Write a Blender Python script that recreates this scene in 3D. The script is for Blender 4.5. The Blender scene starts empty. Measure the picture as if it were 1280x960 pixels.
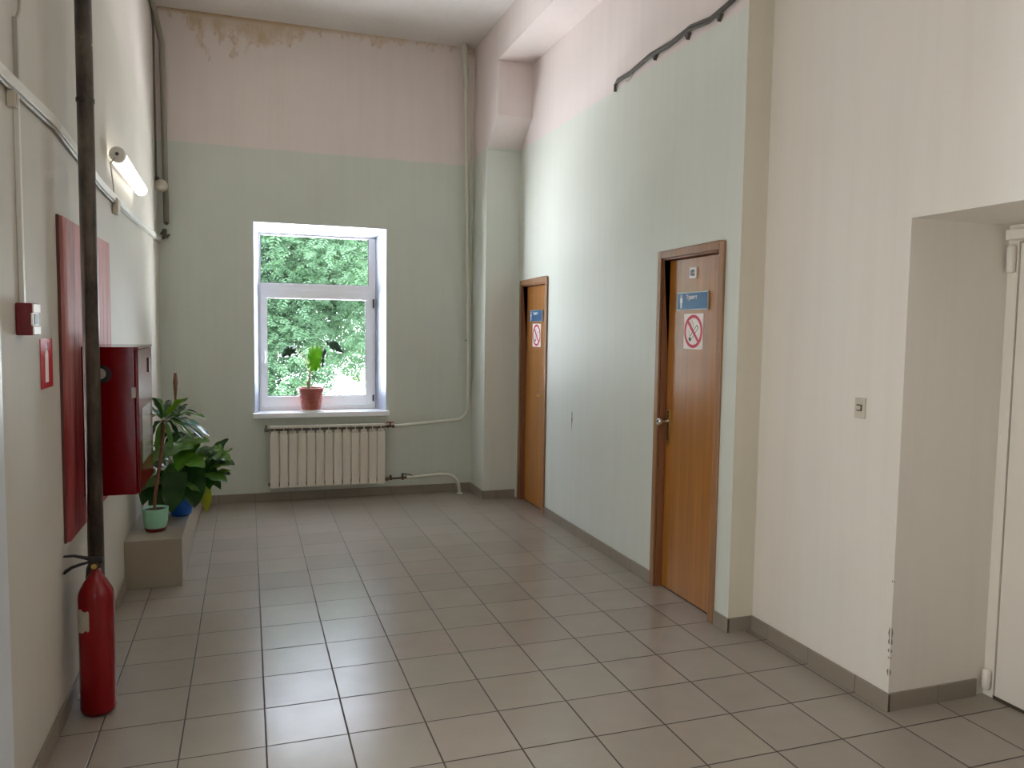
import bpy, bmesh, math, random
from mathutils import Vector, Matrix
random.seed(7)
S = bpy.context.scene
COL = S.collection
PI = math.pi

# ------------------------------------------------------------------ camera
CAMH = 1.5699
def make_camera():
    yaw, pitch, roll = 0.329105856, -0.0705412342, 0.014258181
    cy, sy, cp, sp = math.cos(yaw), math.sin(yaw), math.cos(pitch), math.sin(pitch)
    f = Vector((sy*cp, cy*cp, sp)); r = Vector((cy, -sy, 0)); u = r.cross(f)
    c, s = math.cos(roll), math.sin(roll)
    r2 = r*c + u*s; u2 = u*c - r*s
    m = Matrix(((r2.x, u2.x, -f.x, 0), (r2.y, u2.y, -f.y, 0), (r2.z, u2.z, -f.z, CAMH), (0, 0, 0, 1)))
    cam = bpy.data.cameras.new('camera'); cam.sensor_width = 36.0; cam.lens = 969.54*36/1280
    cam.clip_start = 0.02; cam.clip_end = 200
    o = bpy.data.objects.new('camera', cam); COL.objects.link(o); o.matrix_world = m
    S.camera = o
make_camera()

# ------------------------------------------------------------------ world, lights, exposure
SKY = 8.0
w = bpy.data.worlds.new('sky'); S.world = w; w.use_nodes = True
bg = w.node_tree.nodes['Background']
bg.inputs[1].default_value = SKY
# overcast sky, cooler towards +y (over the garden), warmer on the street side
_t = w.node_tree; _tc = _t.nodes.new('ShaderNodeTexCoord'); _sp = _t.nodes.new('ShaderNodeSeparateXYZ')
_t.links.new(_tc.outputs['Generated'], _sp.inputs[0])
_mr = _t.nodes.new('ShaderNodeMapRange'); _mr.inputs['From Min'].default_value = -0.02; _mr.inputs['From Max'].default_value = 0.06
_t.links.new(_sp.outputs[1], _mr.inputs['Value'])
_mx = _t.nodes.new('ShaderNodeMix'); _mx.data_type = 'RGBA'
_mx.inputs[6].default_value = (0.98, 0.97, 0.95, 1); _mx.inputs[7].default_value = (6.0, 6.6, 7.5, 1)
# beyond the garden window the sunlit ground (below the horizon) is brighter than the sky
_mz = _t.nodes.new('ShaderNodeMapRange'); _mz.inputs['From Min'].default_value = 0.06; _mz.inputs['From Max'].default_value = -0.10
_t.links.new(_sp.outputs[2], _mz.inputs['Value'])
_mf = _t.nodes.new('ShaderNodeMapRange'); _mf.inputs['From Min'].default_value = -0.15; _mf.inputs['From Max'].default_value = -0.65
_t.links.new(_sp.outputs[2], _mf.inputs['Value'])      # pavement close under the window lies in full sun
_mn = _t.nodes.new('ShaderNodeMix'); _mn.data_type = 'RGBA'
_mn.inputs[6].default_value = (4.1, 4.35, 4.7, 1); _mn.inputs[7].default_value = (7.6, 7.7, 8.1, 1)
_t.links.new(_mf.outputs[0], _mn.inputs[0])
_mg = _t.nodes.new('ShaderNodeMix'); _mg.data_type = 'RGBA'
_mg.inputs[6].default_value = (0.9, 1.0, 1.25, 1); _t.links.new(_mn.outputs[2], _mg.inputs[7])
_t.links.new(_mz.outputs[0], _mg.inputs[0]); _t.links.new(_mg.outputs[2], _mx.inputs[7])
_t.links.new(_mr.outputs[0], _mx.inputs[0]); _t.links.new(_mx.outputs[2], bg.inputs[0])
S.view_settings.view_transform = 'Standard'; S.view_settings.look = 'None'
S.view_settings.gamma = 1.0; S.view_settings.use_curve_mapping = False
S.view_settings.exposure = 0.58
try:
    S.cycles.use_denoising = True
    S.cycles.denoiser = 'OPENIMAGEDENOISE'
    S.cycles.max_bounces = 14; S.cycles.diffuse_bounces = 9; S.cycles.glossy_bounces = 4
    S.cycles.transmission_bounces = 6; S.cycles.transparent_max_bounces = 12
    S.cycles.sample_clamp_indirect = 8.0
    S.cycles.caustics_reflective = False; S.cycles.caustics_refractive = False
except Exception as e:
    print(e)

def portal(name, loc, rot, sx, sz):
    l = bpy.data.lights.new(name, 'AREA'); l.shape = 'RECTANGLE'; l.size = sx; l.size_y = sz
    try: l.cycles.is_portal = True
    except Exception: l.energy = 0
    o = bpy.data.objects.new(name, l); COL.objects.link(o); o.location = loc; o.rotation_euler = rot
# portals only steer the sampling of daylight through the seen window and two added fill windows
portal('window_portal', (0.64, 7.62, 1.62), (PI/2, 0, PI), 1.10, 1.70)
BW = (0.9, 2.2, 0.5, 2.0)      # added unseen opening in the left wall, lets in fill light
portal('left_fill_portal', (-0.98, (BW[0]+BW[1])/2, (BW[2]+BW[3])/2), (PI/2, 0, -PI/2), BW[1]-BW[0], BW[3]-BW[2])
BK = (-0.65, 0.15, 1.4, 2.2)       # second added opening, back wall, more fill light
portal('back_fill_portal', ((BK[0]+BK[1])/2, -4.42, (BK[2]+BK[3])/2), (PI/2, 0, 0), BK[1]-BK[0], BK[3]-BK[2])

# ------------------------------------------------------------------ materials
def lin(c):
    return tuple(((v/255)/12.92 if v/255 <= 0.04045 else ((v/255+0.055)/1.055)**2.4) for v in c)
class NT:
    def __init__(s, name):
        s.m = bpy.data.materials.new(name); s.m.use_nodes = True
        s.t = s.m.node_tree; s.b = s.t.nodes['Principled BSDF']; s.out = s.t.nodes['Material Output']
    def n(s, typ, **kw):
        nd = s.t.nodes.new(typ)
        for k, v in kw.items(): setattr(nd, k, v)
        return nd
    def l(s, a, b): s.t.links.new(a, b)
    def math(s, op, a, b=None, c=None):
        nd = s.n('ShaderNodeMath', operation=op)
        for i, v in enumerate((a, b, c)):
            if v is None: continue
            if isinstance(v, (int, float)): nd.inputs[i].default_value = v
            else: s.l(v, nd.inputs[i])
        return nd.outputs[0]
    def pos(s):
        g = s.n('ShaderNodeNewGeometry'); x = s.n('ShaderNodeSeparateXYZ'); s.l(g.outputs['Position'], x.inputs[0])
        return g.outputs['Position'], x.outputs
    def noise(s, vec, scale, detail=4, rough=0.55, stretch=None):
        if stretch:
            mp = s.n('ShaderNodeMapping'); mp.inputs['Scale'].default_value = stretch; s.l(vec, mp.inputs['Vector']); vec = mp.outputs[0]
        nd = s.n('ShaderNodeTexNoise'); nd.inputs['Scale'].default_value = scale; nd.inputs['Detail'].default_value = detail
        nd.inputs['Roughness'].default_value = rough; s.l(vec, nd.inputs['Vector'])
        return nd.outputs['Fac']
    def mix(s, fac, a, b, mode='MIX'):
        nd = s.n('ShaderNodeMix', data_type='RGBA', blend_type=mode)
        for k, v in ((0, fac), (6, a), (7, b)):
            if isinstance(v, (int, float)): nd.inputs[k].default_value = v
            elif isinstance(v, tuple): nd.inputs[k].default_value = (*v[:3], 1)
            else: s.l(v, nd.inputs[k])
        return nd.outputs[2]
    def ramp(s, fac, a, b):
        nd = s.n('ShaderNodeMapRange'); nd.inputs['From Min'].default_value = a; nd.inputs['From Max'].default_value = b
        s.l(fac, nd.inputs['Value']); return nd.outputs[0]
    def bump(s, h, strength, dist=0.01):
        nd = s.n('ShaderNodeBump'); nd.inputs['Strength'].default_value = strength; nd.inputs['Distance'].default_value = dist
        s.l(h, nd.inputs['Height']); s.l(nd.outputs[0], s.b.inputs['Normal'])
    def base(s, c):
        if isinstance(c, tuple): s.b.inputs['Base Color'].default_value = (*c[:3], 1)
        else: s.l(c, s.b.inputs['Base Color'])
    def set(s, rough=0.5, metal=0.0, spec=0.5, coat=0.0):
        s.b.inputs['Roughness'].default_value = rough; s.b.inputs['Metallic'].default_value = metal
        s.b.inputs['Specular IOR Level'].default_value = spec; s.b.inputs['Coat Weight'].default_value = coat
        return s

def paint(name, rgb, rough=0.5, metal=0.0, spec=0.5, var=0.06, scale=12, coat=0.0, bump=0.0):
    """plain coloured surface with a faint procedural unevenness"""
    n = NT(name); c = lin(rgb); tc = n.n('ShaderNodeTexCoord').outputs['Object']
    f = n.noise(tc, scale, 3)
    n.base(n.mix(f, tuple(v*(1-var) for v in c), tuple(min(1, v*(1+var)) for v in c)))
    n.set(rough, metal, spec, coat)
    if bump: n.bump(f, bump, 0.004)
    return n.m

GREEN, PINK, CREAM = (211, 215, 207), (224, 213, 210), (223, 217, 208)
def wall_mat(name, low, up, border, stains=False, rough_low=0.42, spec=0.35):
    n = NT(name); p, xyz = n.pos()
    nz = n.noise(p, 1.3, 3); nf = n.noise(p, 9, 4)
    wob = n.math('MULTIPLY_ADD', n.noise(p, 5, 2), 0.016, -0.008)
    z = n.math('ADD', xyz[2], wob)
    f = n.ramp(z, border-0.004, border+0.004)
    lo = n.mix(nz, tuple(v*0.95 for v in lin(low)), tuple(v*1.04 for v in lin(low)))
    hi = n.mix(nz, tuple(v*0.94 for v in lin(up)), tuple(v*1.04 for v in lin(up)))
    c = n.mix(f, lo, hi)
    # faint vertical roller streaks and scuffs
    st = n.noise(p, 1.0, 3, 0.6, (14, 14, 0.7))
    c = n.mix(n.math('MULTIPLY', n.ramp(st, 0.45, 0.75), 0.10), c, lin((176, 168, 150)))
    if stains:
        # damp stains below the ceiling: height falls off along x, ragged edges
        big = n.noise(p, 1.7, 2); fine = n.noise(p, 11, 6, 0.7, (1, 1, 0.45))
        h = n.math('SUBTRACT', 4.19, xyz[2])
        reach = n.math('MULTIPLY_ADD', big, 1.1, -0.36)
        reach = n.math('MULTIPLY', reach, n.ramp(xyz[0], 1.5, -0.1))
        d = n.math('SUBTRACT', n.math('ADD', reach, n.math('MULTIPLY_ADD', fine, 0.5, -0.25)), h)
        s1 = n.ramp(d, -0.03, 0.09)
        c = n.mix(n.math('MULTIPLY', n.math('MULTIPLY', s1, n.ramp(fine, 0.25, 0.7)), 0.75), c, lin((186, 158, 112)))
        edge = n.math('SUBTRACT', 1.0, n.math('ABSOLUTE', n.math('DIVIDE', n.math('SUBTRACT', d, 0.012), 0.02)))
        edge = n.math('MAXIMUM', edge, 0.0)
        c = n.mix(n.math('MULTIPLY', n.math('MULTIPLY', edge, n.ramp(n.noise(p, 23, 3), 0.45, 0.6)), 0.5), c, lin((150, 112, 62)))
        top = n.ramp(n.math('ADD', h, n.math('MULTIPLY', fine, 0.06)), 0.07, 0.02)
        c = n.mix(n.math('MULTIPLY', top, n.ramp(xyz[0], 1.9, 0.2)), c, lin((166, 136, 84)))
    n.base(c); n.set(rough_low, 0, spec)
    r = n.n('ShaderNodeMapRange'); r.inputs['To Min'].default_value = rough_low; r.inputs['To Max'].default_value = 0.75
    n.l(f, r.inputs['Value']); n.l(r.outputs[0], n.b.inputs['Roughness'])
    n.bump(n.math('ADD', n.math('MULTIPLY', nz, 1.0), n.math('MULTIPLY', nf, 0.15)), 0.35, 0.02)
    return n.m

M = {}
M['wall_far'] = wall_mat('far_wall_paint', (200, 205, 195), (219, 208, 202), 3.105, stains=True)
M['wall_green'] = wall_mat('green_wall_paint', GREEN, PINK, 3.19)
M['wall_left'] = wall_mat('left_wall_paint', (196, 191, 180), (202, 194, 186), 3.25, rough_low=0.6, spec=0.15)
M['wall_cream'] = wall_mat('cream_wall_paint', CREAM, CREAM, 6)
M['wall_white'] = wall_mat('upper_paint', PINK, PINK, 6)
M['ceiling'] = wall_mat('ceiling_paint', (226, 221, 218), (226, 221, 218), 6)
M['casing_white'] = paint('white_trim_paint', (205, 208, 212), 0.4)

def floor_mat():
    n = NT('floor_tiles'); p, xyz = n.pos(); T = 0.303
    u = n.math('DIVIDE', n.math('SUBTRACT', xyz[0], 0.0532), T)
    v = n.math('DIVIDE', n.math('SUBTRACT', xyz[1], 2.939), T)
    def edge(a):
        fr = n.math('FRACT', a); return n.math('MINIMUM', fr, n.math('SUBTRACT', 1.0, fr))
    d = n.math('MINIMUM', edge(u), edge(v))
    joint = n.ramp(d, 0.0125, 0.0085)        # 1 inside the joint
    cell = n.n('ShaderNodeCombineXYZ'); n.l(n.math('FLOOR', u), cell.inputs[0]); n.l(n.math('FLOOR', v), cell.inputs[1])
    wn = n.n('ShaderNodeTexWhiteNoise', noise_dimensions='2D'); n.l(cell.outputs[0], wn.inputs['Vector'])
    tile = n.mix(wn.outputs['Value'], lin((148, 139, 128)), lin((155, 147, 136)))
    tile = n.mix(n.math('MULTIPLY', n.ramp(wn.outputs['Value'], 0.8, 1.0), 0.5), tile, lin((152, 136, 127)))
    cloud = n.noise(p, 6, 5, 0.6)
    tile = n.mix(n.math('MULTIPLY', n.ramp(cloud, 0.35, 0.75), 0.35), tile, lin((136, 128, 119)))
    n.base(n.mix(joint, tile, lin((62, 50, 42))))
    ro = n.math('MULTIPLY_ADD', cloud, 0.16, 0.14)
    ro = n.math('ADD', ro, n.math('MULTIPLY', joint, 0.4))
    n.set(0.35, 0, 0.45); n.l(ro, n.b.inputs['Roughness'])
    tilt = n.math('MULTIPLY', n.noise(p, 3, 2), 0.5)
    n.bump(n.math('SUBTRACT', tilt, n.math('MULTIPLY', joint, 1.0)), 0.35, 0.004)
    return n.m
M['floor'] = floor_mat()
M['baseboard'] = paint('baseboard_tile', (138, 128, 115), 0.42, var=0.08, scale=6)
M['grout'] = paint('dark_grout', (70, 60, 52), 0.9)
M['podium'] = paint('podium_tile', (158, 148, 132), 0.3, var=0.05, scale=4)

def wood(name, a, b, rough, axis_scale=(60, 60, 1.2), coat=0.3):
    n = NT(name); p, xyz = n.pos()
    f = n.noise(p, 1.0, 5, 0.65, axis_scale); g = n.noise(p, 1.0, 2, 0.5, (axis_scale[0]*0.2, axis_scale[1]*0.2, axis_scale[2]*0.35))
    c = n.mix(n.ramp(f, 0.3, 0.7), lin(a), lin(b)); c = n.mix(n.math('MULTIPLY', n.ramp(g, 0.4, 0.7), 0.4), c, lin(tuple(int(v*0.8) for v in a)))
    n.base(c); n.set(rough, 0, 0.5, coat); n.b.inputs['Coat Roughness'].default_value = 0.18
    n.bump(f, 0.15, 0.002); return n.m
M['veneer'] = wood('honey_veneer', (148, 92, 32), (176, 118, 48), 0.32, coat=0.3)
M['casing'] = wood('brown_casing', (136, 94, 58), (162, 118, 78), 0.45, (40, 40, 2))
M['dark_wood'] = wood('rebate_wood', (124, 78, 50), (144, 94, 60), 0.5, (40, 40, 2))
M['pvc'] = paint('white_pvc', (248, 249, 252), 0.28, var=0.01)
M['sill'] = paint('white_sill', (240, 242, 244), 0.2, var=0.01)
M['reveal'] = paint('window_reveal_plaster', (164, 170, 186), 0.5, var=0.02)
M['gasket'] = paint('dark_gasket', (60, 62, 66), 0.6)
M['radiator'] = paint('radiator_enamel', (212, 206, 192), 0.35, var=0.02)
M['radiator_dark'] = paint('radiator_shadow_gap', (104, 99, 90), 0.6, var=0.02)
M['pipe'] = paint('painted_pipe', (206, 206, 190), 0.35, var=0.04)
M['old_pipe'] = paint('painted_old_pipe', (140, 134, 120), 0.45, var=0.08, scale=30)
M['brass'] = paint('brass', (196, 160, 92), 0.28, 1.0, var=0.08)
M['old_brass'] = paint('aged_brass', (92, 78, 62), 0.4, 1.0, var=0.2, scale=60)
M['chrome'] = paint('chrome', (215, 212, 208), 0.12, 1.0, var=0.02)
M['steel'] = paint('steel', (120, 118, 112), 0.4, 1.0)
M['red_handle'] = paint('red_valve_paint', (128, 40, 32), 0.45)
M['black'] = paint('black_plastic', (26, 26, 28), 0.45)
M['dark_cable'] = paint('dark_cable', (84, 78, 72), 0.55, var=0.15, scale=40)
M['white_plastic'] = paint('white_plastic', (222, 220, 212), 0.35, var=0.02)
M['grey_plastic'] = paint('grey_plastic', (176, 170, 160), 0.45, var=0.05)
M['ivory'] = paint('ivory_plastic', (196, 188, 172), 0.4, var=0.03)
M['red_paint'] = paint('cabinet_red', (104, 1, 8), 0.12, spec=0.12, var=0.04)
M['board_edge'] = paint('board_edge', (96, 52, 46), 0.6, var=0.15, scale=30)
M['ext_red'] = paint('extinguisher_red', (122, 2, 10), 0.22, spec=0.4, var=0.03)
M['mcp_red'] = paint('call_point_red', (108, 5, 20), 0.4)
M['sign_red'] = paint('sign_red', (190, 26, 36), 0.4)
M['sign_blue'] = paint('sign_blue', (38, 92, 138), 0.35)
M['label_paper'] = paint('worn_label_paper', (176, 168, 154), 0.7, var=0.3, scale=90)
M['sign_white'] = paint('sign_white', (248, 246, 244), 0.45, var=0.01)
M['paper'] = paint('sign_paper', (250, 240, 238), 0.5, var=0.02)
M['ring_red'] = paint('ring_red', (196, 52, 74), 0.5)
M['alu'] = paint('aluminium_edge', (190, 190, 186), 0.35, 1.0)
M['glass_box'] = paint('pale_smoky_cover', (150, 150, 146), 0.15)
M['terracotta'] = paint('terracotta_plastic', (168, 92, 78), 0.4, var=0.06)
M['mint'] = paint('mint_plastic', (150, 206, 178), 0.3, var=0.02)
M['maroon'] = paint('maroon_plastic', (112, 28, 30), 0.35)
M['blue_pot'] = paint('blue_plastic', (14, 92, 186), 0.3)
M['grey_pot'] = paint('grey_ceramic', (120, 118, 112), 0.5)
M['saucer'] = paint('white_saucer', (232, 232, 228), 0.4)
M['soil'] = paint('soil', (44, 34, 26), 0.95, var=0.4, scale=80, bump=0.8)
M['bark'] = paint('plant_bark', (122, 84, 62), 0.8, var=0.35, scale=70, bump=0.8)
M['pale_stem'] = paint('pale_stem', (150, 150, 118), 0.6, var=0.2, scale=60)
M['tree_bark'] = paint('tree_bark', (34, 28, 27), 0.9, var=0.3, scale=9, bump=0.8)
M['chip'] = paint('exposed_plaster', (128, 124, 116), 0.9, var=0.2, scale=60)

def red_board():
    n = NT('worn_red_board_glare'); p, xyz = n.pos()
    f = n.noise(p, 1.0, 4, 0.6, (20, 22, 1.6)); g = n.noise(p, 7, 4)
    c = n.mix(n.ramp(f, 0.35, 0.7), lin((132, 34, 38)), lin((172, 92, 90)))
    c = n.mix(n.math('MULTIPLY', n.ramp(n.math('ADD', xyz[2], n.math('MULTIPLY', f, 0.5)), 1.35, 1.85), n.math('MULTIPLY_ADD', f, 0.7, 0.2)), c, lin((206, 158, 152)))  # paler towards the top: window glare put into the colour, with some peel
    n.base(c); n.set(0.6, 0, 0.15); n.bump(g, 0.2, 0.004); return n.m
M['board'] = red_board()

def rusty():
    n = NT('dark_steel_pole'); p, xyz = n.pos()
    f = n.noise(p, 9, 6, 0.7, (1, 1, 0.5)); g = n.noise(p, 40, 3)
    c = n.mix(n.ramp(f, 0.4, 0.62), lin((50, 43, 37)), lin((88, 79, 68)))
    spot = n.math('MULTIPLY', n.ramp(g, 0.70, 0.74), n.ramp(xyz[2], 2.35, 2.6))
    c = n.mix(spot, c, lin((176, 172, 156)))
    n.base(c); n.set(0.45, 0.25, 0.5); n.bump(f, 0.3, 0.004); return n.m
M['pole'] = rusty()

def leafm(name, a, b, rough=0.35, trans=0.35, tr_rgb=(150, 190, 40), vein=True):
    n = NT(name); tc = n.n('ShaderNodeTexCoord').outputs['Object']
    f = n.noise(tc, 9, 3); c = n.mix(n.ramp(f, 0.35, 0.7), lin(a), lin(b))
    n.base(c); n.set(rough, 0, 0.5)
    tl = n.n('ShaderNodeBsdfTranslucent'); tl.inputs[0].default_value = (*lin(tr_rgb), 1)
    mx = n.n('ShaderNodeMixShader'); mx.inputs[0].default_value = trans
    n.l(n.b.outputs[0], mx.inputs[1]); n.l(tl.outputs[0], mx.inputs[2]); n.l(mx.outputs[0], n.out.inputs[0])
    return n.m
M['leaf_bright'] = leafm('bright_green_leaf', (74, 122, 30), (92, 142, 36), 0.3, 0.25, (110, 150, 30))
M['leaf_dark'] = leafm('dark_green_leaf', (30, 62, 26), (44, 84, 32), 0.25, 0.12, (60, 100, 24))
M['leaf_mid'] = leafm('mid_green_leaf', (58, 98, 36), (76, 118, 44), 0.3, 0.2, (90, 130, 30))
M['leaf_yellow'] = leafm('yellow_green_leaf', (128, 140, 30), (156, 160, 40), 0.35, 0.3, (160, 160, 30))
M['leaf_blue'] = leafm('bluish_green_leaf', (60, 100, 92), (92, 128, 124), 0.2, 0.1, (70, 110, 90))
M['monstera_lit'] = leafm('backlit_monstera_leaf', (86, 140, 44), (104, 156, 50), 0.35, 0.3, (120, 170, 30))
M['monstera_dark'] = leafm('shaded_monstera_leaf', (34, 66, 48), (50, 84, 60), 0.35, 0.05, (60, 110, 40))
M['tree_leaf'] = leafm('tree_foliage', (78, 112, 88), (108, 144, 120), 0.6, 0.35, (86, 124, 80))
M['tree_leaf2'] = leafm('far_tree_foliage', (84, 116, 82), (112, 144, 104), 0.6, 0.35, (102, 130, 76))

def glass_mat():
    n = NT('window_glass')
    tr = n.n('ShaderNodeBsdfTransparent'); tr.inputs[0].default_value = (0.97, 0.98, 0.97, 1)
    gl = n.n('ShaderNodeBsdfGlossy'); gl.inputs['Roughness'].default_value = 0.02
    lw = n.n('ShaderNodeLayerWeight'); lw.inputs[0].default_value = 0.5
    fr = n.math('MULTIPLY_ADD', n.math('POWER', lw.outputs['Facing'], 5.0), 0.96, 0.04)
    mx = n.n('ShaderNodeMixShader'); n.l(fr, mx.inputs[0]); n.l(tr.outputs[0], mx.inputs[1]); n.l(gl.outputs[0], mx.inputs[2])
    n.l(mx.outputs[0], n.out.inputs[0]); return n.m
M['glass'] = glass_mat()
def emit(name, rgb, st):
    n = NT(name); n.base(rgb); n.b.inputs['Emission Color'].default_value = (*rgb, 1); n.b.inputs['Emission Strength'].default_value = st
    return n.m
M['tube'] = emit('lit_tube', (1.0, 0.97, 0.90), 2.0)
M['ground'] = paint('planting_bed_gravel', (120, 124, 112), 0.9, var=0.1, scale=1)

# ------------------------------------------------------------------ mesh helpers
class MB:
    def __init__(s): s.b = bmesh.new()
    def box(s, x0, x1, y0, y1, z0, z1):
        v = [s.b.verts.new((x, y, z)) for x in (x0, x1) for y in (y0, y1) for z in (z0, z1)]
        for f in ((0, 1, 3, 2), (4, 6, 7, 5), (0, 4, 5, 1), (2, 3, 7, 6), (0, 2, 6, 4), (1, 5, 7, 3)):
            s.b.faces.new([v[i] for i in f])
        return s
    def poly(s, pts): s.b.faces.new([s.b.verts.new(p) for p in pts]); return s
    def prism(s, pts, off):
        """closed solid: polygon pts swept by vector off"""
        off = Vector(off); a = [s.b.verts.new(p) for p in pts]; b = [s.b.verts.new(Vector(p)+off) for p in pts]
        s.b.faces.new(a); s.b.faces.new(b[::-1]); n = len(a)
        for i in range(n): s.b.faces.new((a[i], b[i], b[(i+1) % n], a[(i+1) % n]))
        return s
    def tube(s, pts, r, n=10, cap=True):
        pts = [Vector(p) for p in pts]; rs = r if isinstance(r, (list, tuple)) else [r]*len(pts)
        rings = []; prev = None
        for i, p in enumerate(pts):
            d = (pts[min(i+1, len(pts)-1)] - pts[max(i-1, 0)]).normalized()
            if prev is None:
                a = Vector((0, 0, 1)) if abs(d.z) < 0.9 else Vector((1, 0, 0)); prev = d.cross(a).normalized()
            u = (prev - d*prev.dot(d)).normalized(); prev = u; v = d.cross(u)
            rings.append([s.b.verts.new(p + (u*math.cos(2*PI*k/n) + v*math.sin(2*PI*k/n))*rs[i]) for k in range(n)])
        for a, b in zip(rings, rings[1:]):
            for k in range(n): s.b.faces.new((a[k], a[(k+1) % n], b[(k+1) % n], b[k]))
        if cap: s.b.faces.new(rings[0][::-1]); s.b.faces.new(rings[-1])
        return s
    def lathe(s, c, prof, n=32, axis='z'):
        c = Vector(c)
        def pt(r, h, k):
            a = 2*PI*k/n; x, y = r*math.cos(a), r*math.sin(a)
            return c + {'z': Vector((x, y, h)), 'x': Vector((h, x, y)), 'y': Vector((x, h, y))}[axis]
        rings = []
        for r, h in prof:
            rings.append([s.b.verts.new(pt(max(r, 0), h, 0))] if r <= 1e-6 else [s.b.verts.new(pt(r, h, k)) for k in range(n)])
        for a, b in zip(rings, rings[1:]):
            for k in range(n):
                q = [a[k % len(a)], a[(k+1) % len(a)], b[(k+1) % len(b)], b[k % len(b)]]
                q2 = []
                for vv in q:
                    if vv not in q2: q2.append(vv)
                if len(q2) > 2:
                    try: s.b.faces.new(q2)
                    except ValueError: pass
        return s
    def leaf(s, p0, p1, w, sag=0.03, fold=0.25, side=None, seg=9, shape='oval', up=(0, 0, 1)):
        p0, p1 = Vector(p0), Vector(p1); d = (p1-p0); L = d.length; d.normalize(); up = Vector(up)
        sd = Vector(side).normalized() if side else d.cross(up)
        if sd.length < 1e-3: sd = Vector((1, 0, 0))
        sd.normalize(); nm = sd.cross(d).normalized()
        if nm.dot(up) < 0: nm = -nm
        rows = []
        for i in range(seg+1):
            t = i/seg
            if shape == 'oval': ww = math.sin(PI*min(1, t*0.97+0.015))**0.75*(1-0.15*t)
            elif shape == 'lance': ww = math.sin(PI*min(1, t**0.8*0.98+0.01))**0.8
            elif shape == 'heart': ww = (max(0.0, 1-(2*t-0.62)**2/1.95)**0.5 if t < 0.98 else 0.03)*(1 if t < 0.6 else (1-((t-0.6)/0.4)**2*0.55)); ww = max(ww, 0.02)
            elif shape == 'oblong': ww = (min(1, t/0.35))**0.8*(1 if t < 0.8 else math.sqrt(max(0.02, 1-((t-0.8)/0.2)**2)))
            elif shape == 'blade': ww = 1-t*0.9
            c = p0 + d*(L*t) + Vector((0, 0, 1))*(sag*4*t*(1-t)) if sag >= 0 else p0 + d*(L*t) - nm*(-sag*4*t*(1-t))
            h = w/2*ww; wav = 0.012*math.sin(t*15+p0.x*50)*ww*min(1, w*10)
            row = [c - sd*h + nm*(h*fold+wav), c - sd*h*0.5 + nm*h*fold*0.35, c, c + sd*h*0.5 + nm*h*fold*0.35, c + sd*h + nm*(h*fold-wav)]
            rows.append([s.b.verts.new(q) for q in row])
        for a, b in zip(rows, rows[1:]):
            for k in range(4): s.b.faces.new((a[k], a[k+1], b[k+1], b[k]))
        return s
    def build(s, name, mat, parent=None, smooth=False, bev=0.0, thing_loc=None, solid=0.0, sub=0):
        bmesh.ops.remove_doubles(s.b, verts=s.b.verts, dist=1e-6)
        bmesh.ops.recalc_face_normals(s.b, faces=s.b.faces)
        me = bpy.data.meshes.new(name)
        o = bpy.data.objects.new(name, me); COL.objects.link(o)
        base = Vector((0, 0, 0))
        if parent is not None:
            o.parent = parent; q = parent
            while q is not None: base += q.location; q = q.parent
        elif thing_loc is not None:
            o.location = thing_loc; base = Vector(thing_loc)
        bmesh.ops.translate(s.b, verts=s.b.verts, vec=-base)
        s.b.to_mesh(me); s.b.free()
        me.materials.append(M[mat] if isinstance(mat, str) else mat)
        if smooth:
            for f in me.polygons: f.use_smooth = True
        if bev > 0:
            m = o.modifiers.new('bevel', 'BEVEL'); m.width = bev; m.segments = 2; m.limit_method = 'ANGLE'; m.angle_limit = 0.6
            m.harden_normals = True
            for f in me.polygons: f.use_smooth = True
        if solid > 0:
            m = o.modifiers.new('thickness', 'SOLIDIFY'); m.thickness = solid
        if sub:
            m = o.modifiers.new('subdivision', 'SUBSURF'); m.levels = sub; m.render_levels = sub
        return o
def B(*a): return MB().box(*a)

def tag(o, label, cat, group=None):
    o['label'] = label; o['category'] = cat
    if group: o['group'] = group
    return o
def thing(name, label, cat, loc, group=None):
    o = bpy.data.objects.new(name, None); COL.objects.link(o); o.location = loc; o.empty_display_size = 0.05
    return tag(o, label, cat, group)
def struct(o): o['kind'] = 'structure'; return o
def struct_empty(name, loc):
    o = bpy.data.objects.new(name, None); COL.objects.link(o); o.location = loc; o.empty_display_size = 0.05
    return struct(o)
def arc(c, r, a0, a1, n, plane='xz'):
    out = []
    for i in range(n+1):
        a = a0+(a1-a0)*i/n
        if plane == 'xz': out.append((c[0]+r*math.cos(a), c[1], c[2]+r*math.sin(a)))
        elif plane == 'yz': out.append((c[0], c[1]+r*math.cos(a), c[2]+r*math.sin(a)))
        else: out.append((c[0]+r*math.cos(a), c[1]+r*math.sin(a), c[2]))
    return out

# ================================================================== SETTING
CZ = 4.19; YF = 7.21; XL = -0.70; XR = 2.37; YC = 3.385; X3 = 2.52; YR = 2.46; XD = 3.05; YB = -4.2
struct(B(XL-0.3, 3.5, YB-0.2, YF+0.39, -0.12, 0).build('floor', 'floor'))
struct(B(XL-0.3, 3.5, YB-0.2, YF+0.39, CZ, CZ+0.15).build('ceiling', 'ceiling'))

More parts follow.
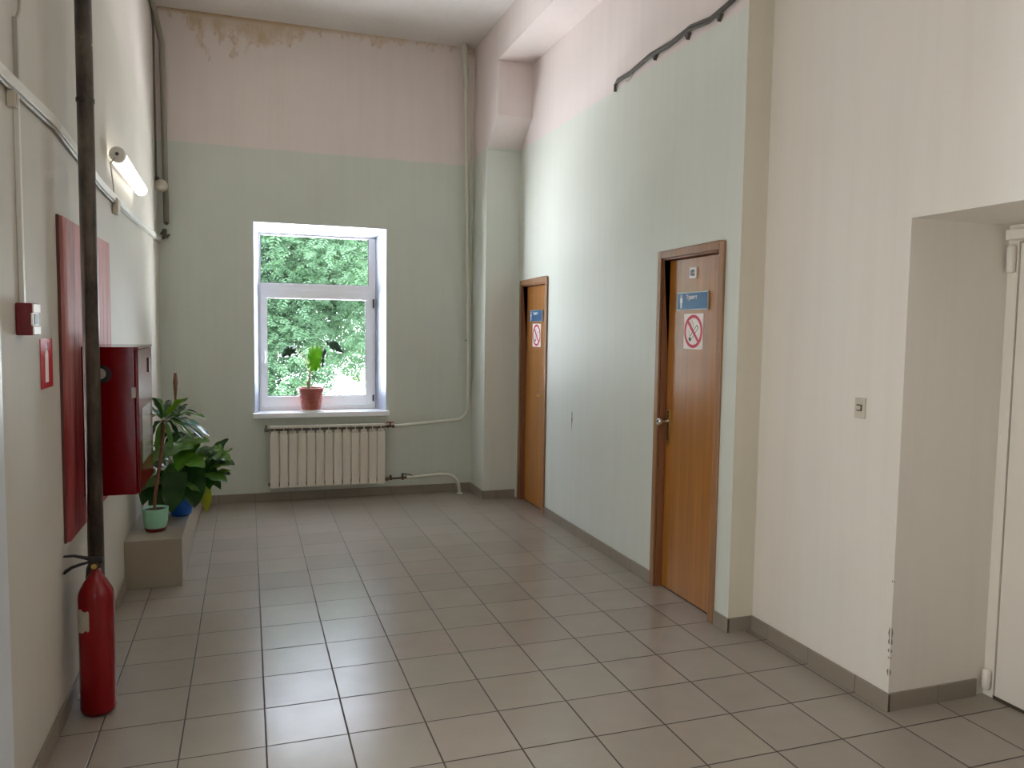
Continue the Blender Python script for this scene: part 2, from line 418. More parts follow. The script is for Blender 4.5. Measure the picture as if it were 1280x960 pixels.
# far wall with splayed window opening
W0 = (0.056, 1.222, 0.750, 2.474); W1 = (0.100, 1.152, 0.765, 2.405)
YW = 7.395; YO = 7.60
fw = MB()
def ringquads(mb, outer, inner, yo, yi):
    (a0, a1, b0, b1), (c0, c1, d0, d1) = outer, inner
    O = [(a0, yo, b0), (a1, yo, b0), (a1, yo, b1), (a0, yo, b1)]; I = [(c0, yi, d0), (c1, yi, d0), (c1, yi, d1), (c0, yi, d1)]
    for k in range(4): mb.poly([O[k], O[(k+1) % 4], I[(k+1) % 4], I[k]])
ringquads(fw, (XL-0.3, 2.7, 0, CZ), W0, YF, YF)
ringquads(fw, (XL-0.3, 2.7, 0, CZ), W1, YO, YO)
for a in ((XL-0.3, XL-0.3, 0, CZ), (2.7, 2.7, 0, CZ)): fw.poly([(a[0], YF, 0), (a[0], YO, 0), (a[0], YO, CZ), (a[0], YF, CZ)])
for z in (0, CZ): fw.poly([(XL-0.3, YF, z), (2.7, YF, z), (2.7, YO, z), (XL-0.3, YO, z)])
ringquads(fw, W0, W1, YF, YW); ringquads(fw, W1, W1, YW, YO)
wf = struct(fw.build('wall_far', 'wall_far'))
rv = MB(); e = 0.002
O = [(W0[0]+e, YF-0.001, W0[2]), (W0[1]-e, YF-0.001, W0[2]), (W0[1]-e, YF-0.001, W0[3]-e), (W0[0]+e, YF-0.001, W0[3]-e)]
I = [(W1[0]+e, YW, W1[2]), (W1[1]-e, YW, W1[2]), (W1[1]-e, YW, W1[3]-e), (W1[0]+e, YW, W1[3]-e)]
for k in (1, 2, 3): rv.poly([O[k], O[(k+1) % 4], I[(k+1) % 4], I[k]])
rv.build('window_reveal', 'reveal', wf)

# left wall with the added fill-light window, out of view
def wall_x(x0, x1, y0, y1, z0, z1, hole=None):
    mb = MB()
    if not hole: return mb.box(x0, x1, y0, y1, z0, z1)
    h0, h1, k0, k1 = hole
    mb.box(x0, x1, y0, h0, z0, z1); mb.box(x0, x1, h1, y1, z0, z1)
    mb.box(x0, x1, h0, h1, z0, k0) if k0 > z0 else None
    mb.box(x0, x1, h0, h1, k1, z1)
    return mb
struct(wall_x(XL-0.28, XL, YB, YF, 0, CZ, BW).build('wall_left', 'wall_left'))
hw = struct_empty('fill_window_left', (XL-0.15, (BW[0]+BW[1])/2, BW[2]))
m = MB()
for y0, y1, z0, z1 in ((BW[0], BW[0]+.06, BW[2], BW[3]), (BW[1]-.06, BW[1], BW[2], BW[3]), (BW[0]+.06, BW[1]-.06, BW[2], BW[2]+.06), (BW[0]+.06, BW[1]-.06, BW[3]-.06, BW[3]), ((BW[0]+BW[1])/2-.04, (BW[0]+BW[1])/2+.04, BW[2]+.06, BW[3]-.06)):
    m.box(XL-0.20, XL-0.13, y0, y1, z0, z1)
m.build('window_frame', 'pvc', hw)
B(XL-0.17, XL-0.165, BW[0]+.05, BW[1]-.05, BW[2]+.05, BW[3]-.05).build('pane', 'glass', hw)
# painted casing at the near end of the left wall, just entering the frame
struct(B(XL, XL+0.012, 2.45, 2.655, 0, 2.12).build('trim_1', 'casing_white', bev=0.003))

# right wall with two doorways
D1 = (6.075, 6.685, 1.975); D2 = (3.545, 4.165, 2.012)
m = MB(); xa, xb = XR, XR+0.22
m.box(xa, xb, YC, D2[0], 0, CZ); m.box(xa, xb, D2[1], D1[0], 0, CZ); m.box(xa, xb, D1[1], YF, 0, CZ)
m.box(xa, xb, D2[0], D2[1], D2[2], CZ); m.box(xa, xb, D1[0], D1[1], D1[2], CZ)
m.box(xa+.17, xb, D2[0], D2[1], 0, D2[2]); m.box(xa+.17, xb, D1[0], D1[1], 0, D1[2])
struct(m.build('wall_right', 'wall_green'))
# nearer, deeper stretch of right wall with the door recess
m = MB(); m.box(X3, 3.3, YR, YC, 0, CZ).box(X3, 3.3, 1.12, YR, 2.036, CZ).box(3.15, 3.3, 1.12, YR, 0, 2.036).box(X3, 3.3, YB, 1.12, 0, CZ)
struct(m.build('wall_right_near', 'wall_cream'))
m = MB(); m.box(XL-0.28, BK[0], YB-0.2, YB, 0, CZ).box(BK[1], 3.3, YB-0.2, YB, 0, CZ).box(BK[0], BK[1], YB-0.2, YB, 0, BK[2]).box(BK[0], BK[1], YB-0.2, YB, BK[3], CZ)
struct(m.build('wall_back', 'wall_cream'))
bw = struct_empty('fill_window_back', ((BK[0]+BK[1])/2, YB-.1, BK[2])); m = MB()  # unseen window added to give fill light from behind
for x0, x1, z0, z1 in ((BK[0], BK[0]+.06, BK[2], BK[3]), (BK[1]-.06, BK[1], BK[2], BK[3]), (BK[0]+.06, BK[1]-.06, BK[2], BK[2]+.06), (BK[0]+.06, BK[1]-.06, BK[3]-.06, BK[3]), ((BK[0]+BK[1])/2-.04, (BK[0]+BK[1])/2+.04, BK[2]+.06, BK[3]-.06)):
    m.box(x0, x1, YB-.15, YB-.08, z0, z1)
m.build('window_frame', 'pvc', bw)
B(BK[0]+.05, BK[1]-.05, YB-.12, YB-.115, BK[2]+.05, BK[3]-.05).build('pane', 'glass', bw)
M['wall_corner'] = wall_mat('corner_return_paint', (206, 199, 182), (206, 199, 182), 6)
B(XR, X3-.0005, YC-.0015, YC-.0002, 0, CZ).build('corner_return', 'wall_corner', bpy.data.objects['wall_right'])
# column with a haunch, carrying the beam along the right wall
XC = 2.05
m = MB(); zs = [(0, 6.79), (3.17, 6.79), (3.41, 6.495), (CZ, 6.495)]
prof = [(XC, YF, 0)] + [(XC, y, z) for z, y in zs] + [(XC, YF, CZ)]
m.prism(prof, (XR-XC, 0, 0)); struct(m.build('trim_2', 'wall_green'))
struct(B(XC, XR, YB, 6.50, 3.868, CZ).build('trim_3', 'wall_white'))

# baseboards: tile strips with thin joints
def skirting(name, along, fixed, a, b, sign):
    mb = MB(); g = MB(); t = 0.011; h = 0.076; T = 0.303
    lo, hi = (fixed-t, fixed) if sign < 0 else (fixed, fixed+t)
    glo, ghi = (fixed-t*0.7, fixed) if sign < 0 else (fixed, fixed+t*0.7)
    off = 0.0532 if along == 'x' else 2.939
    k = math.floor((a-off)/T); segs = []
    while off+k*T < b:
        s0, s1 = max(a, off+k*T+0.0015), min(b, off+(k+1)*T-0.0015)
        if s1-s0 > 0.0005: segs.append((s0, s1))
        k += 1
    if len(segs) > 1 and segs[0][1]-segs[0][0] < 0.03: segs[1] = (segs[0][0], segs[1][1]); segs.pop(0)
    if len(segs) > 1 and segs[-1][1]-segs[-1][0] < 0.03: segs[-2] = (segs[-2][0], segs[-1][1]); segs.pop()
    if segs: segs[0] = (a, segs[0][1]); segs[-1] = (segs[-1][0], b)
    for s0, s1 in segs:
        if along == 'x': mb.box(s0, s1, lo, hi, 0, h)
        else: mb.box(lo, hi, s0, s1, 0, h)
    if along == 'x': g.box(a, b, glo, ghi, 0, h*0.98)
    else: g.box(glo, ghi, a, b, 0, h*0.98)
    o = struct(mb.build(name, 'baseboard', bev=0.0015)); g.build('grout', 'grout', o)
skirting('baseboard_far', 'x', YF, -0.385, XC-0.011, -1)
skirting('baseboard_column_side', 'y', XC, 6.78, YF-0.012, -1)
skirting('baseboard_column_front', 'x', 6.79, XC, 2.355, -1)
skirting('baseboard_left', 'y', XL, 2.66, 4.97, 1)
skirting('baseboard_right', 'y', XR, D2[1]+0.036, D1[0]-0.036, -1)
skirting('baseboard_corner_side', 'y', XR, YC-0.011, D2[0]-0.038, -1)
skirting('baseboard_corner_front', 'x', YC, XR, X3-0.012, -1)
skirting('baseboard_right_near', 'y', X3, YR-0.011, YC-0.001, -1)
skirting('baseboard_recess', 'x', YR, X3, 3.0, -1)

# ------------------------------------------------------------------ window_1
wn = struct_empty('window_1', (0.64, YW, 0.80))
fx0, fx1, fz0, fz1 = W1[0]+0.003, W1[1]-0.003, 0.797, W1[3]-0.004
TZ0, TZ1 = 1.893, 1.957
m = MB()
m.box(fx0, 0.117, YW, YW+.07, fz0, fz1).box(1.087, fx1, YW, YW+.07, TZ0, fz1).box(0.117, 1.087, YW, YW+.07, fz1-.014, fz1)
m.box(1.128, fx1, YW, YW+.07, fz0, TZ0).box(0.117, 1.087, YW, YW+.07, TZ0, TZ1).box(0.117, 1.128, YW, YW+.07, fz0, 0.838)
m.build('window_frame', 'pvc', wn, bev=0.003)
sx0, sx1, sz0, sz1 = 0.113, 1.131, 0.834, 1.898
m = MB(); gx0, gx1, gz0, gz1 = 0.168, 1.062, 0.927, 1.820
m.box(sx0, gx0, YW-.014, YW+.05, sz0, sz1).box(gx1, sx1, YW-.014, YW+.05, sz0, sz1).box(gx0, gx1, YW-.014, YW+.05, sz0, gz0).box(gx0, gx1, YW-.014, YW+.05, gz1, sz1)
sash = m.build('sash', 'pvc', wn, bev=0.004)
m = MB(); q = 0.005
for (a, b, c, d) in ((gx0, gx1, gz0, gz1), (0.117, 1.087, TZ1, fz1-.014)):
    y0, y1 = (YW+.012, YW+.018)
    m.box(a, a+q, y0, y1, c, d).box(b-q, b, y0, y1, c, d).box(a+q, b-q, y0, y1, c, c+q).box(a+q, b-q, y0, y1, d-q, d)
m.build('gasket', 'gasket', wn)
B(gx0-.01, gx1+.01, YW+.022, YW+.027, gz0-.01, gz1+.01).build('pane', 'glass', wn)
B(0.112, 1.092, YW+.022, YW+.027, TZ1-.008, fz1-.012).build('pane', 'glass', wn)
for zc, hh, mt in ((1.79, .042, 'gasket'), (1.30, .03, 'pvc'), (0.90, .03, 'gasket')):
    MB().tube([(1.128, YW-.022, zc-hh), (1.128, YW-.022, zc+hh)], 0.008, 10).build('hinge', mt, wn)
m = MB().box(0.132, 0.156, YW-.022, YW-.014, 1.30, 1.37); m.tube([(0.144, YW-.022, 1.335), (0.144, YW-.05, 1.335), (0.144, YW-.055, 1.325), (0.144, YW-.055, 1.235)], 0.008, 8)
m.build('window_handle', 'pvc', wn, smooth=False)
B(0.040, 1.240, 7.145, YW+.01, 0.752, 0.797).build('window_sill', 'sill', wn, bev=0.006)

# ------------------------------------------------------------------ outside
struct(B(-3.5, 9.5, 11.3, 18, -0.95, -0.80).build('ground', 'ground'))

# tree crowns: pinnate leaves as folded leaflets, one mesh per crown
def crown(blobs, n, size, seed):
    rnd = random.Random(seed); vs, fs = [], []
    tot = sum(b[6] for b in blobs)
    for (cx, cy, cz, rx, ry, rz, wt) in blobs:
        for _ in range(int(n*wt/tot)):
            while True:
                p = [rnd.uniform(-1, 1) for _ in range(3)]; L = math.sqrt(sum(v*v for v in p))
                if L < 1 and rnd.random() < 0.25+0.75*L: break
            c = Vector((cx+p[0]*rx, cy+p[1]*ry, cz+p[2]*rz))
            a = rnd.uniform(0, 2*PI); d = Vector((math.cos(a), math.sin(a), rnd.uniform(-1.1, 0.1))).normalized()
            sd = d.cross(Vector((rnd.uniform(-.4, .4), rnd.uniform(-.4, .4), 1))).normalized(); nm = sd.cross(d)
            L = size*rnd.uniform(0.7, 1.3)
            for k in range(4):
                for s in (-1, 1):
                    q = c + d*(L*(0.15+0.22*k)); ld = (sd*s*0.85 + d*0.5 - nm*0.12*rnd.random()).normalized(); ll = L*0.42*(1-0.1*k); lw = ll*0.17
                    wv = ld.cross(nm).normalized()*lw; i = len(vs)
                    vs += [q, q+ld*ll*0.45+wv, q+ld*ll, q+ld*ll*0.45-wv]; fs.append((i, i+1, i+2, i+3))
    return vs, fs
def tree(name, label, loc, trunk, blobs, n, size, seed, mat, branches):
    t = thing(name, label, 'tree', loc, None)
    m = MB(); m.tube(*trunk)
    for pts, rr in branches: m.tube(pts, rr, 8)
    m.build('trunk', 'tree_bark', t, smooth=True)
    vs, fs = crown(blobs, n, size, seed)
    me = bpy.data.meshes.new('foliage'); L = Vector(loc)
    me.from_pydata([tuple(Vector(v)-L) for v in vs], [], fs); me.update(); me.materials.append(M[mat])
    o = bpy.data.objects.new('foliage', me); COL.objects.link(o); o.parent = t
tree('walnut_tree', 'leafy tree with a dark leaning trunk filling the left of the window view', (0.10, 12.6, -0.8),
     ([(0.10, 12.6, -0.8), (0.22, 12.5, 0.4), (0.36, 12.4, 1.5), (0.20, 12.4, 2.3), (-0.2, 12.5, 3.4), (-.3, 12.5, 4.4)], [0.16, 0.14, 0.12, 0.10, 0.07, .03], 10),
     [(-0.6, 12.2, 2.8, 2.3, 1.5, 1.2, 9), (0.30, 11.5, 0.9, 0.90, 0.7, 1.30, 7.5), (1.1, 11.8, 2.7, 1.5, 1.0, 0.85, 5), (0.55, 12.0, 1.9, 0.95, 0.6, 0.55, 2.2), (-1.9, 12.1, 1.2, 1.1, 0.8, 1.2, 4), (1.5, 11.9, 1.5, 0.55, 0.5, 0.6, 1.0)], 24000, 0.20, 3, 'tree_leaf',  # low left blob lies out of view, added to block window light
     [([(0.36, 12.4, 1.5), (0.9, 12.1, 2.1), (1.7, 11.9, 2.7)], [0.07, 0.05, 0.02]), ([(0.2, 12.4, 2.3), (-0.8, 12.1, 2.9), (-1.7, 12.0, 3.4)], [0.07, 0.05, 0.02])])
tree('light_block_tree', 'unseen bushy tree added at the right to block window light', (7.2, 13.0, -0.8),
     ([(7.2, 13.0, -0.8), (7.1, 13.0, 1.5), (7.2, 13.0, 3.8)], [0.15, 0.12, 0.03], 10),
     [(6.2, 13.0, 1.9, 2.8, 1.3, 2.1, 1)], 8000, 0.26, 12, 'tree_leaf2', [([(7.1, 13.0, 1.5), (6.5, 12.8, 2.3), (5.8, 12.7, 2.9)], [0.06, 0.04, 0.02])])  # crown out of view, added to keep window light off the left wall
tree('ash_tree', 'paler sparse tree standing farther back at the right of the window view', (3.3, 16.5, -0.8),
     ([(3.3, 16.5, -0.8), (3.2, 16.4, 1.5), (3.4, 16.4, 3.2), (3.3, 16.4, 4.6)], [0.18, 0.15, 0.11, 0.04], 10),
     [(2.6, 16.2, 3.4, 2.4, 1.4, 1.5, 6), (1.5, 15.6, 2.0, 1.1, 0.9, 1.0, 1.5), (2.1, 15.8, 1.0, 0.55, .6, 0.5, 0.4)], 8000, 0.26, 5, 'tree_leaf2',
     [([(3.2, 16.4, 1.5), (2.4, 16.1, 2.2), (1.5, 15.8, 2.3)], [0.08, 0.05, 0.02])])

# ================================================================== DOORS
def wood_door(name, d, top, leaf_x, knob):
    y0, y1, zt = d; g = struct_empty(name, (XR, (y0+y1)/2, 0))
    co = 0.036; xo = XR-0.016
    m = MB(); ct = zt+co
    m.box(xo, XR, y0-co, y0+0.008, 0, ct).box(xo, XR, y1-0.008, y1+co, 0, ct).box(xo, XR, y0+0.008, y1-0.008, zt-0.008, ct)
    m.build('door_casing', 'casing', g, bev=0.005)
    m = MB(); m.box(XR, XR+0.14, y0, y0+0.018, 0, zt).box(XR, XR+0.14, y1-0.018, y1, 0, zt).box(XR, XR+0.14, y0+.018, y1-.018, zt-0.018, zt)
    m.box(leaf_x+.042, leaf_x+0.055, y0+.018, y0+.032, 0, zt-.018).box(leaf_x+.042, leaf_x+0.055, y1-.032, y1-.018, 0, zt-.018)
    m.build('door_frame', 'dark_wood', g, bev=0.002)
    B(leaf_x, leaf_x+0.04, y0+.022, y1-.022, 0.008, zt-.022).build('door_leaf', 'veneer', g, bev=0.002)
    B(leaf_x+.002, XR+.14, y0+.018, y1-.018, 0, 0.005).build('threshold', 'grout', g)
    return g
LX = 2.41
d1 = wood_door('door_1', D1, 2.005, LX, False)
d2 = wood_door('door_2', D2, 2.05, LX, True)
# brass lever on a round rose, far door (its handle sits on the near stile)
m = MB(); m.lathe((LX, 6.155, 1.0), [(0, 0), (0.024, 0), (0.024, -0.006), (0.018, -0.012), (0.009, -0.014), (0.009, -0.045), (0, -0.045)], 20, 'x')
m.tube([(LX-.042, 6.150, 1.0), (LX-.046, 6.185, 1.003), (LX-.044, 6.24, 1.004), (LX-.036, 6.265, 1.0)], [0.009, 0.009, 0.008, 0.006], 10)
m.build('door_handle', 'brass', d1, smooth=True)
MB().lathe((LX, 6.155, 0.93), [(0, 0), (0.012, 0), (0.012, -0.006), (0, -0.006)], 16, 'x').build('lock_cover', 'brass', d1)
# long ornate brass plate with chrome knob, near door
yk = 4.110
m = MB(); pts = []
for i in range(13):
    a = PI*i/12; pts.append((LX, yk+0.019*math.cos(a), 1.078+0.026*math.sin(a)))
for i in range(13):
    a = PI+PI*i/12; pts.append((LX, yk+0.019*math.cos(a), 0.908+0.026*math.sin(a)))
m.prism(pts, (-0.006, 0, 0)); pl = m.build('lock_plate', 'brass', d2, bev=0.002)
m = MB(); m.box(LX-.011, LX-.006, yk-.006, yk+.006, 0.915, 1.02)
for z in (1.082, 1.06): m.lathe((LX-.006, yk, z), [(0, -.006), (.006, -.005), (.008, 0)], 12, 'x')
m.build('plate_relief', 'old_brass', pl, bev=0.002)
m = MB(); m.lathe((LX-.006, yk, 1.028), [(0.013, 0), (0.013, -0.004), (0.007, -0.008), (0.007, -0.036), (0.015, -0.042), (0.023, -0.052), (0.024, -0.062), (0.018, -0.071), (0.010, -0.074), (0.009, -0.071), (0, -0.071)], 24, 'x')
m.build('door_knob', 'chrome', d2, smooth=True)
MB().lathe((LX-.077, yk, 1.028), [(0, -.002), (.007, -.001), (.008, 0.004)], 14, 'x').build('knob_button', 'black', d2)

# painted metal door in the recess at the right
d3 = struct_empty('door_3', (XD, 1.8, 0))
B(3.056, 3.10, 1.165, 2.409, 0.010, 1.960).build('door_leaf', 'wall_cream', d3, bev=0.003)
m = MB().box(XD, 3.14, 2.413, YR, 0, 2.036).box(XD, 3.14, 1.12, 1.16, 0, 2.036).box(XD, 3.14, 1.16, 2.415, 1.965, 2.036)
m.build('door_frame', 'wall_cream', d3, bev=0.002)
for z0, z1 in ((1.835, 1.950), (0.035, 0.125)):
    m = MB(); zc = (z0+z1)/2
    m.tube([(3.033, 2.432, z0), (3.033, 2.432, z0+.008), (3.033, 2.432, z1-.008), (3.033, 2.432, z1)], [0.011, 0.017, 0.017, 0.011], 16)
    m.build('hinge', 'wall_cream', d3, smooth=True)
B(2.985, XD, 1.9, 2.425, 1.968, 2.010).build('head_profile', 'wall_cream', d3, bev=0.003)
B(XD, 3.13, 1.16, 2.41, 0, 0.012).build('threshold', 'grout', d3)

# chips in the plaster at the recess corner, and a scuff on the green wall
chips = [(2.4625, 0.33, .012, .030), (2.462, 0.298, .010, .018), (2.4625, .255, .009, .010), (2.462, .225, .007, .008), (2.462, .165, .009, .018), (2.462, .55, .005, .006)]
wn3 = bpy.data.objects['wall_right_near']
for (yy, zz, a, b) in chips:
    pts = []; 
    for k in range(9):
        an = 2*PI*k/9; r = random.uniform(0.6, 1.1); pts.append((X3-0.0008, yy+0.003+a*abs(math.cos(an))*r*(1 if math.cos(an) > 0 else 0), zz+b*math.sin(an)*r))
    MB().prism(pts, (0.0006, 0, 0)).build('plaster_chip', 'chip', wn3)
    pts = [(X3-0.0004+(q[1]-yy)*0.8, YR-0.0008, q[2]) for q in pts]
    MB().prism(pts, (0, 0.0006, 0)).build('plaster_chip', 'chip', wn3)
wr = bpy.data.objects['wall_right']
MB().prism([(XR-.0008, 5.500, .94), (XR-.0008, 5.486, .935), (XR-.0008, 5.492, .83), (XR-.0008, 5.497, .79), (XR-.0008, 5.503, .86)], (.0006, 0, 0)).build('wall_scuff', 'chip', wr)
MB().prism([(XR-.0008, 5.485, .90), (XR-.0008, 5.478, .89), (XR-.0008, 5.488, .855)], (.0006, 0, 0)).build('wall_scuff', 'chip', wr)

# ------------------------------------------------------------------ lettering and signs on the doors
def text_mesh(txt, size, to_world, depth=0.0008, weight=0.0005):
    cu = bpy.data.curves.new('lettering', 'FONT'); cu.body = txt; cu.size = size; cu.extrude = depth; cu.offset = weight
    ob = bpy.data.objects.new('lettering', cu); COL.objects.link(ob)
    bpy.context.view_layer.update()
    me = bpy.data.meshes.new_from_object(ob.evaluated_get(bpy.context.evaluated_depsgraph_get()))
    COL.objects.unlink(ob); bpy.data.objects.remove(ob)
    for v in me.vertices: v.co = to_world(v.co)
    return me
def add_text(txt, size, origin, parent, mat, sx=1.0, weight=0.0004):
    """lettering lying on a plate that faces -x; reading direction runs towards -y"""
    ox, oy, oz = origin
    me = text_mesh(txt, size, lambda c: Vector((ox - c.z, oy - c.x*sx, oz + c.y)), weight=weight)
    me.name = 'lettering'
    o = bpy.data.objects.new('lettering', me); COL.objects.link(o); o.parent = parent
    base = Vector(parent.location)
    for v in me.vertices: v.co -= base
    me.materials.clear(); me.materials.append(M[mat]); return o
def ring(mb, x, yc, zc, r0, r1, th, n=48):
    P0 = [(x, yc+r0*math.cos(2*PI*k/n), zc+r0*math.sin(2*PI*k/n)) for k in range(n)]
    P1 = [(x, yc+r1*math.cos(2*PI*k/n), zc+r1*math.sin(2*PI*k/n)) for k in range(n)]
    for k in range(n):
        j = (k+1) % n
        a, b, c, d = [Vector(q) for q in (P0[k], P1[k], P1[j], P0[j])]; o = Vector((-th, 0, 0))
        mb.poly([a+o, b+o, c+o, d+o]); mb.poly([b, c, c+o, b+o]); mb.poly([a, d, d+o, a+o])
def bar(mb, x, p, q, wdt, th):
    a, b = Vector((x, *p)), Vector((x, *q)); d = (b-a).normalized(); s = Vector((1, 0, 0)).cross(d)*wdt/2
    mb.prism([a+s, b+s, b-s, a-s], (-th, 0, 0))

def toilet_plate(yc, zc, label):
    X = LX; hw_, hh = 0.163, 0.051
    t = thing('toilet_sign', label, 'sign', (X, yc, zc), 'blue toilet plates on the doors')
    B(X-.012, X-.0005, yc-hw_, yc+hw_, zc-hh, zc+hh).build('sign_holder', 'alu', t, bev=0.002)
    B(X-.014, X-.012, yc-hw_+.008, yc+hw_-.006, zc-hh+.005, zc+hh-.005).build('sign_face', 'sign_blue', t)
    m = MB(); fy = yc+0.112; x = X-.014     # standing-man pictogram
    m.prism([(x, fy+.008*math.cos(2*PI*k/16), zc+.031+.0075*math.sin(2*PI*k/16)) for k in range(16)], (-.001, 0, 0))
    m.prism([(x, fy-.012, zc+.021), (x, fy+.012, zc+.021), (x, fy+.0135, zc-.008), (x, fy+.009, zc-.008), (x, fy+.008, zc-.040), (x, fy+.001, zc-.040), (x, fy, zc-.010), (x, fy-.001, zc-.040), (x, fy-.008, zc-.040), (x, fy-.009, zc-.008), (x, fy-.0135, zc-.008)], (-.001, 0, 0))
    m.build('pictogram', 'sign_white', t)
    add_text('Туалет', 0.034, (x-.0002, yc+.058, zc+.010), t, 'sign_white')
toilet_plate(3.872, 1.745, 'blue toilet plate on the nearer door, under the small number')
toilet_plate(6.405, 1.690, 'small-looking blue toilet plate on the door beside the column')

def no_smoking(yc, zc, label):
    X = LX; h = 0.101
    t = thing('no_smoking_sign', label, 'sign', (X, yc, zc), 'no smoking stickers on the doors')
    B(X-.002, X-.0003, yc-h, yc+h, zc-h, zc+h).build('sheet', 'paper', t)
    x = X-.002
    m = MB(); bar(m, x, (yc+.040, zc-.052), (yc-.046, zc+.030), .024, .0006); m.build('cigarette_outline', 'black', t)
    m = MB(); bar(m, x-.0006, (yc+.024, zc-.038), (yc-.042, zc+.026), .0155, .0005); m.build('cigarette', 'sign_white', t)
    m = MB()
    for k in range(2):
        pts = [(x-.0004, yc+.032-.022*k+.012*math.sin(i*0.9+k), zc-.028+.012*i+.012*k) for i in range(8)]
        for a, b in zip(pts, pts[1:]): bar(m, x, a[1:], b[1:], .004, .0005)
    m.build('smoke', 'grey_plastic', t)
    m = MB(); ring(m, x, yc, zc, 0.077, 0.095, .0012); m.build('red_ring', 'ring_red', t)
    m = MB(); bar(m, x-.0012, (yc+.058, zc+.058), (yc-.058, zc-.058), .017, .0008); m.build('red_slash', 'ring_red', t)
no_smoking(3.866, 1.572, 'square no smoking sticker on the nearer door')
no_smoking(6.402, 1.520, 'square no smoking sticker on the door beside the column')
t = thing('door_number_plate', 'small white number plate near the top of the nearer door', 'number plate', (LX, 3.878, 1.905))
B(LX-.010, LX-.0005, 3.842, 3.914, 1.873, 1.937).build('plate', 'sign_white', t, bev=0.002)
add_text('102', 0.046, (LX-.0102, 3.911, 1.889), t, 'black', 0.80, 0.0016)

# ================================================================== RADIATOR AND ITS PIPES
rad = thing('radiator', 'cream sectional heating radiator under the window', 'radiator', (0.685, 7.12, 0.135))
RX0, NS, SW = 0.178, 13, 1.015/13
m = MB()
sx = RX0
m.box(sx+.003, sx+SW-.003, 7.070, 7.082, .137, .614)           # front plate
m.box(sx+SW/2-.002, sx+SW/2+.002, 7.082, 7.150, .150, .660)       # web
m.box(sx+SW/2-.013, sx+SW/2+.013, 7.100, 7.130, .150, .660)       # water tube
m.box(sx+.010, sx+SW-.010, 7.086, 7.090, .150, .640)              # inner fin
m.box(sx+.0015, sx+SW-.0015, 7.150, 7.158, .150, .640)            # back plate
m.box(sx+.0015, sx+SW-.0015, 7.072, 7.155, .668, .686)            # top cap
m.box(sx+SW/2-.004, sx+SW/2+.004, 7.072, 7.086, .610, .672)       # centre rib across the air slots
for zz in (.641,): m.box(sx+.008, sx+SW-.008, 7.080, 7.085, zz, zz+.003)
sec = m.build('section', 'radiator', rad, bev=0.0015)
slot = B(sx+.004, sx+SW-.004, 7.092, 7.098, .622, .668).build('slot_shade', 'radiator_dark', rad)  # dark sheet standing in for the shade inside the air slots
for k in range(1, NS):
    c = sec.copy(); COL.objects.link(c); c.parent = rad; c.location = (k*SW, 0, 0)
    c = slot.copy(); COL.objects.link(c); c.parent = rad; c.location = (k*SW, 0, 0)
m = MB(); m.tube([(RX0+.01, 7.115, .655), (RX0+1.005, 7.115, .655)], .014, 12).tube([(RX0+.01, 7.115, .165), (RX0+1.005, 7.115, .165)], .014, 12)
m.build('header_tube', 'radiator_dark', rad)
m = MB().tube([(RX0+.002, 7.115, .655), (RX0-.045, 7.115, .655)], .012, 12).tube([(RX0-.012, 7.115, .655), (RX0-.035, 7.115, .655)], .019, 6)
m.tube([(RX0-.028, 7.115, .665), (RX0-.028, 7.115, .70)], [.012, .004], 8); m.build('air_vent', 'steel', rad)
m = MB().tube([(RX0+.002, 7.115, .165), (RX0-.016, 7.115, .165)], .013, 6); m.build('end_plug', 'steel', rad)
for xx in (.30, 1.05): B(xx, xx+.02, 7.158, 7.209, .60, .615).build('wall_bracket', 'steel', rad)
# upper valve
v = MB().tube([(RX0+1.0, 7.115, .658), (1.285, 7.115, .658)], .010, 10).tube([(1.215, 7.115, .658), (1.232, 7.115, .658)], .017, 6).tube([(1.262, 7.115, .658), (1.280, 7.115, .658)], .017, 6)
t = thing('radiator_valve', 'brass valve with a red handle at the radiator top right', 'valve', (1.245, 7.115, .658))
v.build('valve_body', 'old_brass', t)
B(1.214, 1.276, 7.103, 7.127, .690, .700).build('valve_lever', 'red_handle', t, bev=.003)
MB().tube([(1.245, 7.115, .66), (1.245, 7.115, .69)], .008, 8).build('valve_stem', 'red_handle', t)
# lower valve
t = thing('radiator_valve', 'blackened valve with a flat lever at the radiator bottom right', 'valve', (1.30, 7.115, .165))
v = MB().tube([(RX0+1.0, 7.115, .165), (1.40, 7.115, .17)], .009, 10).tube([(1.205, 7.115, .165), (1.228, 7.115, .165)], .018, 6).tube([(1.240, 7.115, .166), (1.262, 7.115, .166)], .013, 10).tube([(1.25, 7.115, .166), (1.25, 7.115, .20)], .010, 8).tube([(1.35, 7.115, .168), (1.372, 7.115, .168)], .018, 6)
v.build('valve_body', 'old_brass', t)
m = MB().tube([(1.36, 7.115, .175), (1.36, 7.115, .205)], .008, 8).prism([(1.352, 7.108, .205), (1.37, 7.108, .205), (1.43, 7.108, .192), (1.47, 7.108, .178), (1.47, 7.108, .186), (1.43, 7.108, .200), (1.37, 7.108, .212), (1.352, 7.108, .212)], (0, .014, 0))
m.build('valve_lever', 'black', t)

